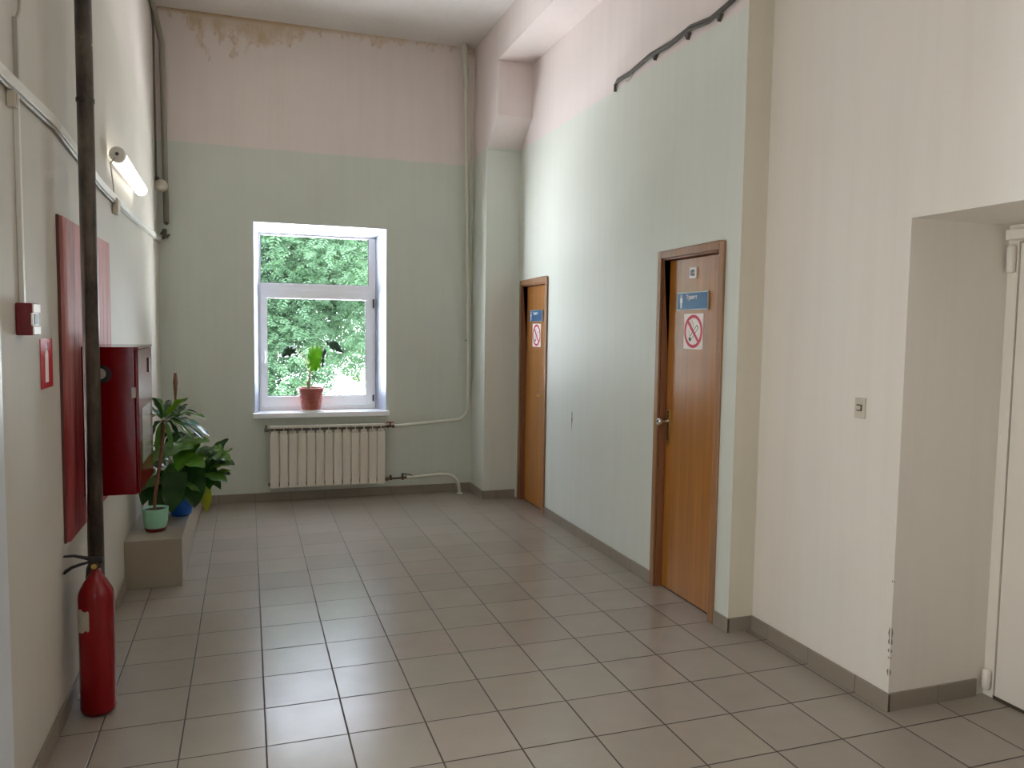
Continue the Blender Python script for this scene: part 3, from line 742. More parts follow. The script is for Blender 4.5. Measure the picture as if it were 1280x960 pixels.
# riser pipe: from ceiling down, bends to the upper valve
t = thing('heating_pipe', 'painted heating pipe from the ceiling bending left to the radiator top', 'pipe', (1.975, 7.15, .68))
pts = [(1.925, 7.13, CZ), (1.935, 7.13, 3.95), (1.948, 7.13, 3.55), (1.975, 7.13, 2.3), (1.992, 7.13, 1.4), (1.992, 7.13, .84)]
pts += [(1.872+.12*math.cos(a), 7.128, .82+.12*math.sin(a)) for a in [-PI/2*i/8 for i in range(1, 9)]]
pts += [(1.6, 7.122, .680), (1.285, 7.115, .658)]
MB().tube(pts, .0155, 14).build('pipe_run', 'pipe', t, smooth=True)
MB().tube([(1.925, 7.13, CZ), (1.928, 7.13, 4.08), (1.937, 7.13, 3.90)], .026, 16).build('pipe_sleeve', 'pipe', t, smooth=True)
for z, x in ((1.78, 1.985), (3.90, 1.937)): MB().tube([(x, 7.13, z-.015), (x, 7.13, z+.015)], .021, 14).build('coupling', 'pipe', t, bev=.003)
B(1.975, 1.991, 7.13, 7.209, 1.45, 1.46).build('pipe_clip', 'steel', t)
t = MB().tube([(1.93, 7.18, CZ), (1.985, 7.18, 3.98), (1.995, 7.185, 3.8), (2.022, 7.19, 2.4), (2.030, 7.192, 1.2), (2.032, 7.192, .95)], .0085, 10).build('cable_pipe', 'pipe', smooth=True, thing_loc=(2.03, 7.19, .95))
tag(t, 'thin painted tube beside the heating pipe in the far right corner', 'pipe')
t = thing('heating_pipe', 'short painted pipe curving from the radiator bottom into the floor', 'pipe', (1.90, 7.10, 0))
pts = [(1.402, 7.115, .170), (1.55, 7.11, .178), (1.72, 7.105, .186)] + [(1.765+.13*math.sin(a), 7.10-.02*math.sin(a), .056+.13*math.cos(a)) for a in [PI/2*i/8 for i in range(1, 8)]] + [(1.905, 7.075, .0)]
MB().tube(pts, .016, 14).build('pipe_run', 'pipe', t, smooth=True)
MB().lathe((1.905, 7.075, 0), [(.028, 0), (.028, .006), (.017, .009)], 20).build('floor_collar', 'pipe', t)

# ================================================================== LEFT WALL
# podium
t = thing('podium', 'long low tiled podium along the left wall carrying the plants', 'podium', (-.54, 6.0, 0))
B(XL+.001, -.386, 4.975, YF-.001, 0, .280).build('podium_body', 'podium', t, bev=.002)
m = MB()
y = 4.972
while y < YF-.01:
    y2 = min(y+.303, YF-.001); m.box(XL+.001, -.383, y+.001, y2-.001, .280, .289); y = y2
m.build('podium_top', 'podium', t, bev=.0015)
m = MB(); y = 4.972
m.box(-.386, -.380, 4.97, 4.985, 0, .2895); m.build('edge_strip', 'alu', t)

# conduit run along the wall
t = thing('cable_duct', 'white sagging cable duct running along the left wall below the lamp', 'cable duct', (XL, 4.6, 2.29))
run = [(2.3, 2.312), (2.8, 2.318), (3.4, 2.334), (3.96, 2.298), (4.4, 2.268), (4.85, 2.262), (5.6, 2.262), (6.4, 2.268), (7.0, 2.276), (7.19, 2.28)]
m = MB()
for (ya, za), (yb, zb) in zip(run, run[1:]):
    m.prism([(XL+.0005, ya, za-.019), (XL+.020, ya, za-.019), (XL+.020, ya, za+.019), (XL+.0005, ya, za+.019)], (0, yb-ya, zb-za))
m.build('duct', 'white_plastic', t, bev=.002)
m = MB()
for (ya, za), (yb, zb) in zip(run, run[1:]):
    m.tube([(XL+.010, ya, za-.027), (XL+.010, yb, zb-.027)], .006, 6)
m.build('loose_cable', 'grey_plastic', t, smooth=True)
for i, (yy, zz, label) in enumerate(((4.86, 2.222, 'small pale junction box under the duct below the lamp'), (2.84, 2.262, 'small clip box under the duct at the left picture edge'))):
    tt = thing('junction_box', label, 'junction box', (XL, yy, zz))
    h_ = .045 if i == 0 else .026; w_ = .045 if i == 0 else .014
    B(XL+.0005, XL+.028, yy-w_, yy+w_, zz-h_, zz+h_-.003 if i == 0 else zz+h_).build('box_base', 'ivory', tt, bev=.004)
    B(XL+.028, XL+.032, yy-w_+.004, yy+w_-.004, zz-h_+.004, zz+h_-.008).build('box_lid', 'ivory', tt, bev=.003)

# vertical duct down to the alarm call point
t = tag(MB().box(XL+.0005, XL+.016, 2.905, 2.925, 1.632, 2.296).build('cable_duct', 'white_plastic', bev=.002, thing_loc=(XL, 2.915, 1.64)), 'thin vertical duct dropping to the red alarm box', 'cable duct')
t = MB().box(XL+.0005, XL+.014, 2.925, 2.945, 2.340, 2.54).tube([(XL+.008, 2.935, 2.53), (XL+.014, 2.955, 2.57), (XL+.012, 2.975, 2.62), (XL+.012, 2.975, 2.70), (XL+.012, 2.96, 2.9)], .005, 8)
tag(t.build('cable_stub', 'grey_plastic', thing_loc=(XL, 2.93, 2.34)), 'thin vertical cable strip above the duct, upper left corner', 'cable')

# alarm call point
t = thing('alarm_call_point', 'small dark red fire alarm call point with white front', 'fire alarm', (XL, 2.905, 1.58))
x0, xf = XL+.0005, XL+.048
B(x0, xf, 2.858, 2.952, 1.528, 1.632).build('housing', 'mcp_red', t, bev=.004)
B(xf-.002, xf+.004, 2.862, 2.948, 1.602, 1.629).build('front_panel', 'sign_white', t, bev=.001)
B(xf-.002, xf+.004, 2.862, 2.948, 1.531, 1.556).build('front_panel', 'sign_white', t, bev=.001)
B(xf-.002, xf+.003, 2.850, 2.925, 1.560, 1.600).build('window_bezel', 'sign_white', t, bev=.001)
B(xf+.003, xf+.005, 2.866, 2.912, 1.563, 1.597).build('push_plate', 'black', t)

# extinguisher sign
t = thing('extinguisher_sign', 'flat red sign with a pale extinguisher symbol on the left wall', 'sign', (XL, 3.243, 1.42))
B(XL+.0005, XL+.003, 3.155, 3.331, 1.331, 1.511).build('sign_face', 'sign_red', t)
m = MB(); x = XL+.003
m.prism([(x, 3.215, 1.352), (x, 3.262, 1.352), (x, 3.262, 1.455), (x, 3.250, 1.470), (x, 3.228, 1.470), (x, 3.215, 1.455)], (.0008, 0, 0))
m.prism([(x, 3.228, 1.474), (x, 3.25, 1.474), (x, 3.243, 1.492), (x, 3.234, 1.492)], (.0008, 0, 0))
m.build('extinguisher_symbol', 'paper', t)
MB().lathe((XL+.003, 3.262, 1.502), [(.005, 0), (.004, .002), (0, .003)], 12, 'x').build('pin', 'sign_white', t)

# red board
t = thing('wall_board', 'tall worn red wooden board on the left wall, pale glare painted in', 'board', (XL, 4.02, .69))
B(XL+.0005, XL+.010, 3.452, 4.555, .690, 1.990).build('backing', 'board_edge', t)
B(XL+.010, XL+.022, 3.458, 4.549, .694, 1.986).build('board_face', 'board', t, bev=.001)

# fire hose cabinet on the board
t = thing('fire_hose_cabinet', 'deep red metal fire hose cabinet mounted over the red board', 'cabinet', (-.58, 4.0, .815))
cx0, cx1, cy0, cy1, cz0, cz1 = XL+.023, -.470, 3.752, 4.262, .815, 1.468
B(cx0, cx1, cy0, cy1, cz0, cz1).build('body', 'red_paint', t, bev=.002)
dr = B(cx1+.001, cx1+.014, cy0+.004, cy1, cz0+.004, cz1-.012).build('door', 'red_paint', t, bev=.003)
B(cx1-.002, cx1+.016, cy0-.001, cy1+.001, cz1-.010, cz1+.001).build('top_lip', 'red_paint', t, bev=.001)
B(cx1+.014, cx1+.0152, cy0+.10, cy1-.10, cz0+.12, cz1-.28).build('door_window', 'glass_box', dr)
MB().box(cx1+.014, cx1+.020, cy1-.155, cy1-.135, cz1-.13, cz1-.06).build('door_pull', 'black', dr, bev=.002)
m = MB(); yy = cy0-.0005
ring2 = [(.024, .0), (.024, -.006), (.018, -.006), (.018, -.002), (0, -.002)]
m.lathe((-.602, yy, 1.35), [(.040, 0), (.040, -.010), (.027, -.010), (.027, -.001), (0, -.001)], 28, 'y'); m.build('hose_grommet', 'black', t, smooth=False)
MB().lathe((-.606, yy-.002, 1.352), [(.024, 0), (.024, -.004), (0, -.004)], 24, 'y').build('grommet_cap', 'grey_plastic', t)
B(cx1-.014, cx1+.004, cy0-.006, cy0-.0005, 1.245, 1.292).build('paper_seal', 'grey_plastic', t, bev=.002)

# steel pole from floor to ceiling
t = thing('steel_pole', 'dark scratched steel pole standing floor to ceiling by the left wall', 'pole', (-.612, 3.60, 0))
MB().tube([(-.612, 3.60, 0.004), (-.612, 3.60, CZ-.004)], .0315, 24).build('pole_tube', 'pole', t, smooth=True)
MB().tube([(-.612, 3.60, 2.46), (-.612, 3.60, 2.475)], .0345, 24).build('weld_collar', 'pole', t, smooth=False)
MB().lathe((-.612, 3.60, 0), [(.06, 0), (.06, .004), (.032, .004)], 24).build('floor_flange', 'pole', t)

# fire extinguisher
ex, ey, R = -.585, 3.42, .066
t = thing('fire_extinguisher', 'tall red fire extinguisher standing on the floor by the left wall', 'fire extinguisher', (ex, ey, 0))
MB().lathe((ex, ey, 0), [(0, .004), (.050, .002), (.060, .006), (R, .022), (R, .475), (.064, .495), (.056, .515), (.042, .540), (.028, .560), (.020, .575), (.017, .588), (0, .588)], 48).build('cylinder', 'ext_red', t, smooth=True)
MB().lathe((ex, ey, .586), [(.013, 0), (.013, .008), (.018, .009), (.018, .030), (.012, .034), (0, .034)], 16).build('valve', 'old_brass', t)
MB().lathe((ex-.002, ey-.018, .603), [(.0, -.006), (.010, -.005), (.010, 0)], 16, 'y').build('pressure_gauge', 'brass', t)
def handle(pts, wy):
    m = MB()
    top = [(x, ey-wy, z) for x, z in pts]; m.prism(top, (0, 2*wy, 0)); return m
handle([(ex+.030, .617), (ex+.028, .635), (ex-.03, .640), (ex-.075, .651), (ex-.112, .650), (ex-.112, .644), (ex-.075, .643), (ex-.03, .628), (ex-.01, .615)], .010).build('carry_handle', 'black', t, bev=.003)
handle([(ex+.020, .606), (ex+.020, .614), (ex-.02, .614), (ex-.045, .607), (ex-.08, .596), (ex-.108, .574), (ex-.115, .580), (ex-.108, .592), (ex-.085, .606), (ex-.05, .616), (ex-.02, .622), (ex+.02, .622)], .008).build('squeeze_lever', 'black', t, bev=.003)
pts = [(ex-.005, ey+.018, .605), (ex-.02, ey+.045, .600), (ex-.03, ey+.075, .57), (ex-.032, ey+.085, .50), (ex-.03, ey+.086, .40)]
MB().tube(pts, [.010, .012, .017, .022, .026], 14).build('discharge_horn', 'black', t, smooth=True)
# torn label wrapped on the left flank
m = MB(); N = 14; a0, a1 = math.radians(188), math.radians(256)
rows = []
edge = [.0, .3, -.2, .4, .1, -.3, .2, .0, .35, -.1, .25, -.2, .1, .3, 0]
zt_, zb_ = .440, .345
for i in range(N+1):
    a = a0+(a1-a0)*i/N
    for_ = []
    zt = zt_+edge[i]*.012-(.006 if i > 8 else 0); zb = zb_+edge[-i]*.010+(.010 if i > 9 else 0)
    rows.append([(ex+(R+.0008)*math.cos(a), ey+(R+.0008)*math.sin(a), z) for z in (zb, zt)])
for a, b in zip(rows, rows[1:]): m.poly([a[0], b[0], b[1], a[1]])
m.build('torn_label', 'label_paper', t, smooth=True)

# tube lamp
t = thing('tube_lamp', 'lit white tube lamp fixed slanting on the left wall', 'lamp', (XL, 5.15, 2.45))
pa, pb = Vector((-.648, 4.70, 2.470)), Vector((-.648, 5.66, 2.440)); d = (pb-pa).normalized()
MB().tube([pa-d*.001, pa+d*.006, pa+(pb-pa)*.98, pb-d*.012, pb], [.036, .038, .038, .032, .015], 24).build('diffuser', 'tube', t, smooth=True)
MB().tube([pa-d*.035, pa-d*.030, pa], [.034, .041, .041], 24).build('end_cap', 'white_plastic', t, smooth=False)
MB().tube([pa-d*.042, pa-d*.034], .009, 12).build('cap_screw', 'dark_cable', t)
B(XL+.001, XL+.016, 4.72, 5.62, 2.435, 2.475).build('mounting_rail', 'white_plastic', t)
MB().tube([pa-d*.033+Vector((-.01, 0, -.02)), (XL+.02, 4.66, 2.42), (XL+.008, 4.80, 2.36), (XL+.008, 4.85, 2.29)], .004, 8).build('power_cord', 'grey_plastic', t)

# pipes in the far left corner
t = thing('corner_conduit', 'thick grey conduit down the far left corner with an elbow on top', 'pipe', (-.63, 7.15, 2.3))
pts = [(-.672, 6.2, 4.09), (-.672, 6.7, 4.06), (-.670, 6.95, 4.02), (-.660, 7.08, 3.96), (-.643, 7.12, 3.86), (-.640, 7.13, 3.6), (-.636, 7.14, 3.0), (-.632, 7.15, 2.42)]
MB().tube(pts, .023, 12).build('conduit', 'old_pipe', t, smooth=True)
MB().tube([(-.632, 7.15, 2.52), (-.632, 7.15, 2.42), (-.631, 7.15, 2.40)], [.018, .022, .012], 12).build('end_socket', 'dark_cable', t)
m = MB(); m.tube([(-.675, 7.13, 2.33), (-.62, 7.15, 2.30)], .014, 8).tube([(-.66, 7.13, 2.28), (-.61, 7.16, 2.32)], .008, 8).tube([(-.645, 7.12, 2.36), (-.65, 7.14, 2.29)], .018, 8)
tag(m.build('pipe_fitting', 'dark_cable', thing_loc=(-.65, 7.13, 2.28)), 'small dark pipe fitting where the duct meets the far left corner', 'pipe fitting')
t = tag(MB().tube([(-.69, 5.9, CZ-.002), (-.686, 6.45, 4.10), (-.684, 6.85, 4.02), (-.683, 6.92, 3.90), (-.684, 6.93, 3.4), (-.684, 6.94, 2.80), (-.684, 6.97, 2.74)], .0085, 8).build('bell_cable', 'dark_cable', smooth=True, thing_loc=(-.684, 6.93, 2.74)), 'thin dark cable down the left wall to the round bell', 'cable')
t = thing('alarm_bell', 'small round pale bell high in the far left corner', 'bell', (-.66, 7.0, 2.70))
MB().lathe((-.655, 7.0, 2.695), [(0, -.035), (.030, -.033), (.048, -.020), (.052, 0), (.050, .012), (0, .012)], 28, 'y').build('bell_dome', 'ivory', t, smooth=True)
B(-.6995, -.668, 6.985, 7.035, 2.735, 2.765).build('bell_bracket', 'dark_cable', t, bev=.002)
B(-.672, -.664, 7.00, 7.02, 2.68, 2.74).build('bell_arm', 'dark_cable', t)

# ================================================================== RIGHT WALL ITEMS
t = thing('cable_hose', 'dark ragged cable bundle strung high across the right wall', 'cable', (XR, 4.1, 3.24))
pts = [(XR-.012, 4.845, 3.175), (XR-.014, 4.842, 3.215), (XR-.014, 4.80, 3.240), (XR-.014, 4.62, 3.236), (XR-.014, 4.36, 3.262), (XR-.014, 4.1, 3.252), (XR-.014, 3.9, 3.268), (XR-.014, 3.7, 3.240), (XR-.014, 3.5, 3.262), (XR-.014, 3.40, 3.275), (XR-.02, 3.372, 3.30), (XR-.01, 3.366, 3.36), (XR+.06, 3.366, 3.5), (XR+.06, 3.366, 3.868+.2)]
MB().tube(pts[:10], .0105, 8).build('cable', 'dark_cable', t, smooth=True)
MB().tube([(p[0]-.004, p[1]+.02, p[2]-.016) for p in pts[2:10]], .008, 8).build('cable', 'dark_cable', t, smooth=True)
for yy, zz in ((4.30, 3.232), (3.93, 3.228), (3.62, 3.216)): MB().prism([(XR-.022, yy-.020, zz+.01), (XR-.022, yy+.030, zz+.012), (XR-.022, yy+.006, zz-.022)], (.021, 0, 0)).build('wall_clip', 'dark_cable', t)
MB().tube([(XR-.006, 4.60, 3.225), (XR-.006, 4.63, 3.20), (XR-.005, 4.68, 3.192), (XR-.005, 4.70, 3.205)], .003, 6).build('loose_strand', 'grey_plastic', t)

t = thing('light_switch', 'small ivory wall switch plate beside the recess corner', 'switch', (X3, 2.685, 1.25))
B(X3-.009, X3-.0005, 2.655, 2.712, 1.206, 1.294).build('plate', 'ivory', t, bev=.002)
B(X3-.012, X3-.009, 2.669, 2.698, 1.238, 1.266).build('switch_surround', 'dark_cable', t)
B(X3-.018, X3-.012, 2.673, 2.694, 1.243, 1.261).build('rocker', 'ivory', t, bev=.002)

# ================================================================== PLANTS
# monstera on the sill
mx, my = .545, 7.262
t = thing('potted_monstera', 'young monstera in a terracotta pot on the window sill', 'potted plant', (mx, my, .797))
MB().lathe((mx, my, .797), [(0, .001), (.080, .001), (.092, .008), (.095, .018), (.088, .018), (.085, .010), (0, .010)], 40).build('saucer', 'saucer', t, smooth=False)
MB().lathe((mx, my, .797), [(0, .012), (.080, .012), (.084, .018), (.106, .170), (.107, .176), (.118, .178), (.121, .208), (.123, .214), (.119, .216), (.114, .212), (.108, .185), (0, .185)], 48).build('pot', 'terracotta', t, smooth=False)
m = MB()
for zz, rr in ((.07, .0935), (.11, .0992), (.150, .1045)): m.lathe((mx, my, .797+zz), [(rr-.003, -.003), (rr+.001, 0), (rr-.003, .003)], 48)
m.build('pot_ribs', 'terracotta', t)
MB().lathe((mx, my, .797), [(0, .198), (.06, .194), (.106, .190)], 24).build('soil', 'soil', t, smooth=True)
m = MB().tube([(mx-.022, my, .985), (mx-.020, my-.005, 1.04), (mx-.012, my-.01, 1.10), (mx-.008, my-.015, 1.16)], [.016, .012, .012, .009], 10)
m.tube([(mx-.03, my-.005, 1.04), (mx-.024, my-.01, 1.075)], [.02, .01], 8); m.build('stem', 'pale_stem', t, smooth=True)
m = MB()
m.tube([(mx-.01, my-.01, 1.12), (mx-.045, my-.01, 1.27), (mx-.10, my-.02, 1.37), (mx-.14, my-.03, 1.365)], [.006, .005, .004, .004], 8)
m.tube([(mx-.01, my-.01, 1.13), (mx-.06, my+.02, 1.28), (mx-.13, my+.03, 1.35)], [.005, .004, .003], 8)
m.tube([(mx-.005, my-.01, 1.14), (mx+.06, my+.01, 1.30), (mx+.13, my+.0, 1.405), (mx+.17, my-.01, 1.415)], [.006, .005, .004, .003], 8)
m.tube([(mx-.008, my-.01, 1.15), (mx-.0, my+.01, 1.30), (mx+.03, my-.03, 1.40), (mx+.03, my-.05, 1.385)], [.006, .005, .004, .003], 8)
m.build('petiole', 'pale_stem', t, smooth=True)
def slit_leaf(outline, y, bulge, nrm=(0, -1, 0)):
    """leaf blade from a traced outline in its own plane, gently cupped"""
    m = MB(); cxx = sum(p[0] for p in outline)/len(outline); czz = sum(p[1] for p in outline)/len(outline)
    c = m.b.verts.new((cxx, y-bulge, czz)); n = len(outline)
    mid = [m.b.verts.new(((p[0]+cxx)/2, y-bulge*.7+.004*math.sin(3*i), (p[1]+czz)/2)) for i, p in enumerate(outline)]
    out = [m.b.verts.new((p[0], y+.012*math.sin(i*1.3), p[1])) for i, p in enumerate(outline)]
    for i in range(n):
        j = (i+1) % n; m.b.faces.new((c, mid[i], mid[j])); m.b.faces.new((mid[i], out[i], out[j], mid[j]))
    return m
def smooth_loop(pts, k=3):
    for _ in range(k-1):
        o = []
        for i, p in enumerate(pts):
            q = pts[(i+1) % len(pts)]; o += [(.75*p[0]+.25*q[0], .75*p[1]+.25*q[1]), (.25*p[0]+.75*q[0], .25*p[1]+.75*q[1])]
        pts = o
    return pts
PX, PZ = 1/136.0, 1/136.0
def pxl(pts, x0=.548, z0=1.154, u0=389, v0=465):      # blade outlines measured on the plane of the pot
    return [(x0+(u-u0)*PX, z0-(v-v0)*PZ) for u, v in pts]
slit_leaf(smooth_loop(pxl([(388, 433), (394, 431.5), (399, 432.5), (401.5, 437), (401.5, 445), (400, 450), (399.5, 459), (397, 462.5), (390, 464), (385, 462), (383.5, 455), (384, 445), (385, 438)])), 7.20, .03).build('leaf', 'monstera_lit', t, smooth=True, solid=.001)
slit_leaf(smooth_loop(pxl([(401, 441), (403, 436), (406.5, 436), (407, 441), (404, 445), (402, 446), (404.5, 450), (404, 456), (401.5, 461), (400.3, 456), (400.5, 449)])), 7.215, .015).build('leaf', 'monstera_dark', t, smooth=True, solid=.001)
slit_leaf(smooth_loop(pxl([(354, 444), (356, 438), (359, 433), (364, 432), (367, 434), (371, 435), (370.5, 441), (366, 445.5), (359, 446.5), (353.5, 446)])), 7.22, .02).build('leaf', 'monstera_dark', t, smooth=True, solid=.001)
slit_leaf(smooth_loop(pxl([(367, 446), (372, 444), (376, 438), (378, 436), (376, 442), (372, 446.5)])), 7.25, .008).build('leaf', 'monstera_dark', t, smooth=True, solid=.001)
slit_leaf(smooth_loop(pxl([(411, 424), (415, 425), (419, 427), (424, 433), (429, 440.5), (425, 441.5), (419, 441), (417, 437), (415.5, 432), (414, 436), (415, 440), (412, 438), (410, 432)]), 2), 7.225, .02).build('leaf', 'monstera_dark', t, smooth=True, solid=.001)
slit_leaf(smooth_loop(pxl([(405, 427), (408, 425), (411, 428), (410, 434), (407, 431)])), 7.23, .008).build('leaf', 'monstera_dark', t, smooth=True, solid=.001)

PZ0 = .2895
def pot(t, x, y, prof, mat, n=40): return MB().lathe((x, y, PZ0), prof, n).build('pot', mat, t, smooth=False, bev=0)
# 1: rosette plant in the mint pot
ax, ay = -.552, 5.215
t = thing('potted_euphorbia', 'tall plant with rosette of long leaves in a mint green pot', 'potted plant', (ax, ay, PZ0))
MB().lathe((ax, ay, PZ0), [(0, .001), (.056, .001), (.062, .010), (.064, .020), (.060, .020), (.054, .008), (0, .008)], 40).build('saucer', 'maroon', t)
MB().lathe((ax, ay, PZ0), [(0, .010), (.052, .010), (.064, .030), (.070, .06), (.0765, .138), (.0775, .142), (.073, .142), (.070, .125), (0, .125)], 48).build('pot', 'mint', t, smooth=True)
MB().lathe((ax, ay, PZ0), [(0, .134), (.04, .131), (.071, .128)], 24).build('soil', 'soil', t)
top = Vector((-.499, 5.25, .976))
tr = [Vector((ax-.005, ay, .41)), Vector((-.553, 5.22, .50)), Vector((-.540, 5.23, .60)), Vector((-.520, 5.24, .72)), Vector((-.508, 5.245, .84)), top]
pts, rr = [], []
for a, b in zip(tr, tr[1:]):
    for i in range(6): pts.append(a.lerp(b, i/6)); rr.append(.0085+.0022*(i % 2)+.002*(len(pts)/30))
pts.append(top); rr.append(.012)
MB().tube(pts, rr, 10).build('trunk', 'bark', t, smooth=True)
A=[ ([-0.342, 5.1, 1.125], 0.075), ([-0.261, 5.2, 1.07], 0.014), ([-0.251, 5.15, 0.985], 0.06), ([-0.311, 5.4, 0.994], 0.05), ([-0.263, 5.1, 0.867], 0.035), ([-0.324, 5.05, 0.886], 0.03), ([-0.552, 5.15, 1.124], 0.04), ([-0.615, 5.3, 1.057], 0.05), ([-0.58, 5.1, 0.984], 0.05), ([-0.576, 5.2, 0.848], 0.06), ([-0.552, 5.35, 0.759], 0.04), ([-0.441, 5.1, 0.809], 0.03), ([-0.424, 5.35, 0.842], 0.035), ([-0.476, 5.45, 1.081], 0.045), ([-0.402, 5.45, 0.886], 0.05), ([-0.546, 5.4, 1.097], 0.04), ([-0.423, 5.5, 1.023], 0.05) ]
mats = ['leaf_bright', 'leaf_mid', 'leaf_mid', 'leaf_dark', 'leaf_blue', 'leaf_mid', 'leaf_dark', 'leaf_blue', 'leaf_mid', 'leaf_dark', 'leaf_mid', 'leaf_mid', 'leaf_dark', 'leaf_dark', 'leaf_dark', 'leaf_mid', 'leaf_dark']
for (tip, wd), mt in zip(A, mats):
    tip = Vector(tip); st = top + (tip-top)*.05; sag = .035 if tip.z < 1.05 else .015
    MB().leaf(st, tip, wd, sag=sag, fold=.3, shape='oblong' if wd > .02 else 'blade', seg=10).build('leaf', mt, t, smooth=True, sub=1)
# 3: stalked plant behind
cx_, cy_ = -.50, 6.02
t = thing('potted_dracaena', 'rear plant with broad bluish leaves and a dry flower spike', 'potted plant', (cx_, cy_, PZ0))
MB().lathe((cx_, cy_, PZ0), [(0, .001), (.07, .001), (.095, .15), (.098, .155), (.090, .155), (.086, .14), (0, .14)], 40).build('pot', 'grey_pot', t, smooth=False)
MB().tube([(cx_, cy_, .42), (-.495, 6.01, .60), (-.491, 6.0, .772), (-.490, 6.0, .95)], [.016, .014, .013, .010], 10).build('stem', 'pale_stem', t, smooth=True)
m = MB().tube([(-.490, 6.0, .95), (-.491, 6.0, 1.05), (-.489, 6.0, 1.16), (-.488, 6.0, 1.225)], [.007, .008, .017, .009], 8)
for i in range(13):
    a = i*2.4; z = 1.09+.010*i; r = .030-.0009*i
    m.leaf((-.489, 6.0, z), (-.489+r*math.cos(a), 6.0+r*math.sin(a), z+.020), .012, sag=.002, seg=3, shape='lance')
m.build('flower_spike', 'bark', t, smooth=True)
Cc=[ ([-0.387, 5.9, 0.925], 0.06), ([-0.26, 5.85, 0.785], 0.09), ([-0.336, 6.1, 0.83], 0.07), ([-0.572, 5.9, 0.996], 0.06), ([-0.554, 5.8, 0.606], 0.09), ([-0.43, 5.85, 0.563], 0.1), ([-0.343, 5.9, 0.683], 0.1), ([-0.627, 6.1, 0.792], 0.08), ([-0.415, 6.1, 0.991], 0.06), ([-0.498, 6.2, 0.655], 0.08), ([-0.639, 5.9, 0.705], 0.09) ]
for k, (tip, wd) in enumerate(Cc):
    tip = Vector(tip); st = Vector((-.490, 6.0, .90 if tip.z > .75 else .80))
    MB().leaf(st, tip, wd, sag=.02, fold=.2, shape='oval').build('leaf', ('leaf_dark', 'leaf_blue')[k % 2], t, smooth=True)
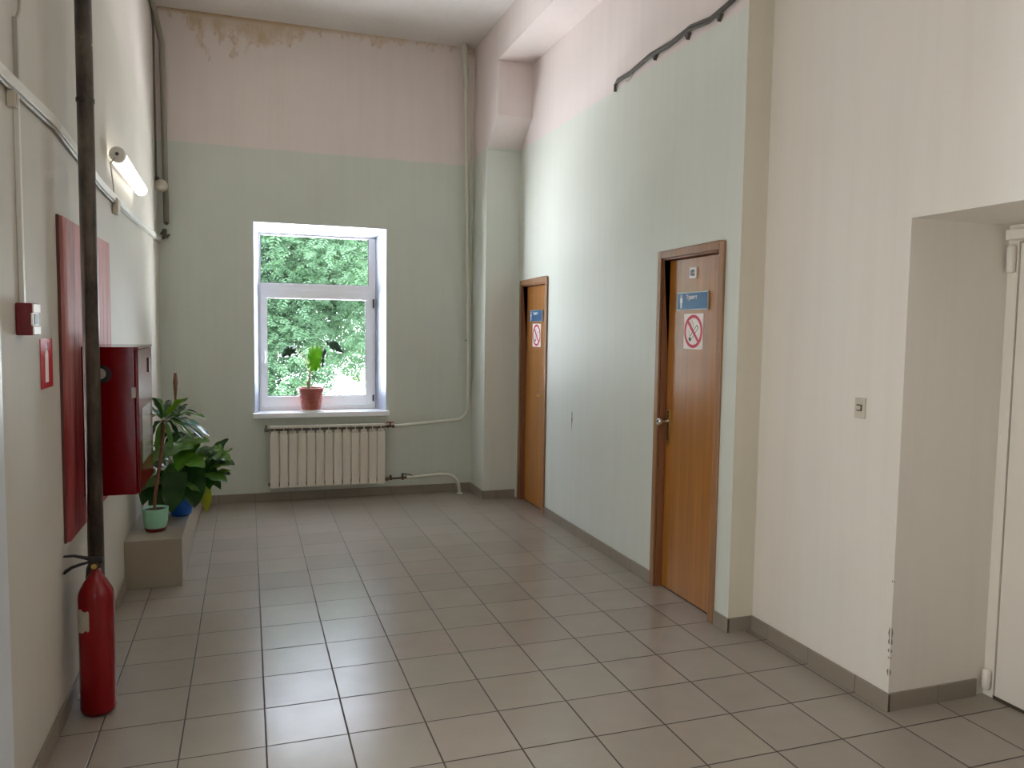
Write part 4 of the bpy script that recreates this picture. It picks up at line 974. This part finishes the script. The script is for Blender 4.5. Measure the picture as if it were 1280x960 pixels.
# 2: broad-leaved plant in the blue pot
bx, by = -.435, 5.60
t = thing('potted_philodendron', 'bushy plant with broad glossy leaves spilling over a blue pot', 'potted plant', (bx, by, PZ0))
MB().lathe((bx, by, PZ0), [(0, .001), (.058, .001), (.066, .010), (.092, .150), (.098, .152), (.098, .166), (.091, .166), (.086, .145), (0, .145)], 48).build('pot', 'blue_pot', t, smooth=False)
MB().lathe((bx, by, PZ0), [(0, .150), (.086, .146)], 24).build('soil', 'soil', t)
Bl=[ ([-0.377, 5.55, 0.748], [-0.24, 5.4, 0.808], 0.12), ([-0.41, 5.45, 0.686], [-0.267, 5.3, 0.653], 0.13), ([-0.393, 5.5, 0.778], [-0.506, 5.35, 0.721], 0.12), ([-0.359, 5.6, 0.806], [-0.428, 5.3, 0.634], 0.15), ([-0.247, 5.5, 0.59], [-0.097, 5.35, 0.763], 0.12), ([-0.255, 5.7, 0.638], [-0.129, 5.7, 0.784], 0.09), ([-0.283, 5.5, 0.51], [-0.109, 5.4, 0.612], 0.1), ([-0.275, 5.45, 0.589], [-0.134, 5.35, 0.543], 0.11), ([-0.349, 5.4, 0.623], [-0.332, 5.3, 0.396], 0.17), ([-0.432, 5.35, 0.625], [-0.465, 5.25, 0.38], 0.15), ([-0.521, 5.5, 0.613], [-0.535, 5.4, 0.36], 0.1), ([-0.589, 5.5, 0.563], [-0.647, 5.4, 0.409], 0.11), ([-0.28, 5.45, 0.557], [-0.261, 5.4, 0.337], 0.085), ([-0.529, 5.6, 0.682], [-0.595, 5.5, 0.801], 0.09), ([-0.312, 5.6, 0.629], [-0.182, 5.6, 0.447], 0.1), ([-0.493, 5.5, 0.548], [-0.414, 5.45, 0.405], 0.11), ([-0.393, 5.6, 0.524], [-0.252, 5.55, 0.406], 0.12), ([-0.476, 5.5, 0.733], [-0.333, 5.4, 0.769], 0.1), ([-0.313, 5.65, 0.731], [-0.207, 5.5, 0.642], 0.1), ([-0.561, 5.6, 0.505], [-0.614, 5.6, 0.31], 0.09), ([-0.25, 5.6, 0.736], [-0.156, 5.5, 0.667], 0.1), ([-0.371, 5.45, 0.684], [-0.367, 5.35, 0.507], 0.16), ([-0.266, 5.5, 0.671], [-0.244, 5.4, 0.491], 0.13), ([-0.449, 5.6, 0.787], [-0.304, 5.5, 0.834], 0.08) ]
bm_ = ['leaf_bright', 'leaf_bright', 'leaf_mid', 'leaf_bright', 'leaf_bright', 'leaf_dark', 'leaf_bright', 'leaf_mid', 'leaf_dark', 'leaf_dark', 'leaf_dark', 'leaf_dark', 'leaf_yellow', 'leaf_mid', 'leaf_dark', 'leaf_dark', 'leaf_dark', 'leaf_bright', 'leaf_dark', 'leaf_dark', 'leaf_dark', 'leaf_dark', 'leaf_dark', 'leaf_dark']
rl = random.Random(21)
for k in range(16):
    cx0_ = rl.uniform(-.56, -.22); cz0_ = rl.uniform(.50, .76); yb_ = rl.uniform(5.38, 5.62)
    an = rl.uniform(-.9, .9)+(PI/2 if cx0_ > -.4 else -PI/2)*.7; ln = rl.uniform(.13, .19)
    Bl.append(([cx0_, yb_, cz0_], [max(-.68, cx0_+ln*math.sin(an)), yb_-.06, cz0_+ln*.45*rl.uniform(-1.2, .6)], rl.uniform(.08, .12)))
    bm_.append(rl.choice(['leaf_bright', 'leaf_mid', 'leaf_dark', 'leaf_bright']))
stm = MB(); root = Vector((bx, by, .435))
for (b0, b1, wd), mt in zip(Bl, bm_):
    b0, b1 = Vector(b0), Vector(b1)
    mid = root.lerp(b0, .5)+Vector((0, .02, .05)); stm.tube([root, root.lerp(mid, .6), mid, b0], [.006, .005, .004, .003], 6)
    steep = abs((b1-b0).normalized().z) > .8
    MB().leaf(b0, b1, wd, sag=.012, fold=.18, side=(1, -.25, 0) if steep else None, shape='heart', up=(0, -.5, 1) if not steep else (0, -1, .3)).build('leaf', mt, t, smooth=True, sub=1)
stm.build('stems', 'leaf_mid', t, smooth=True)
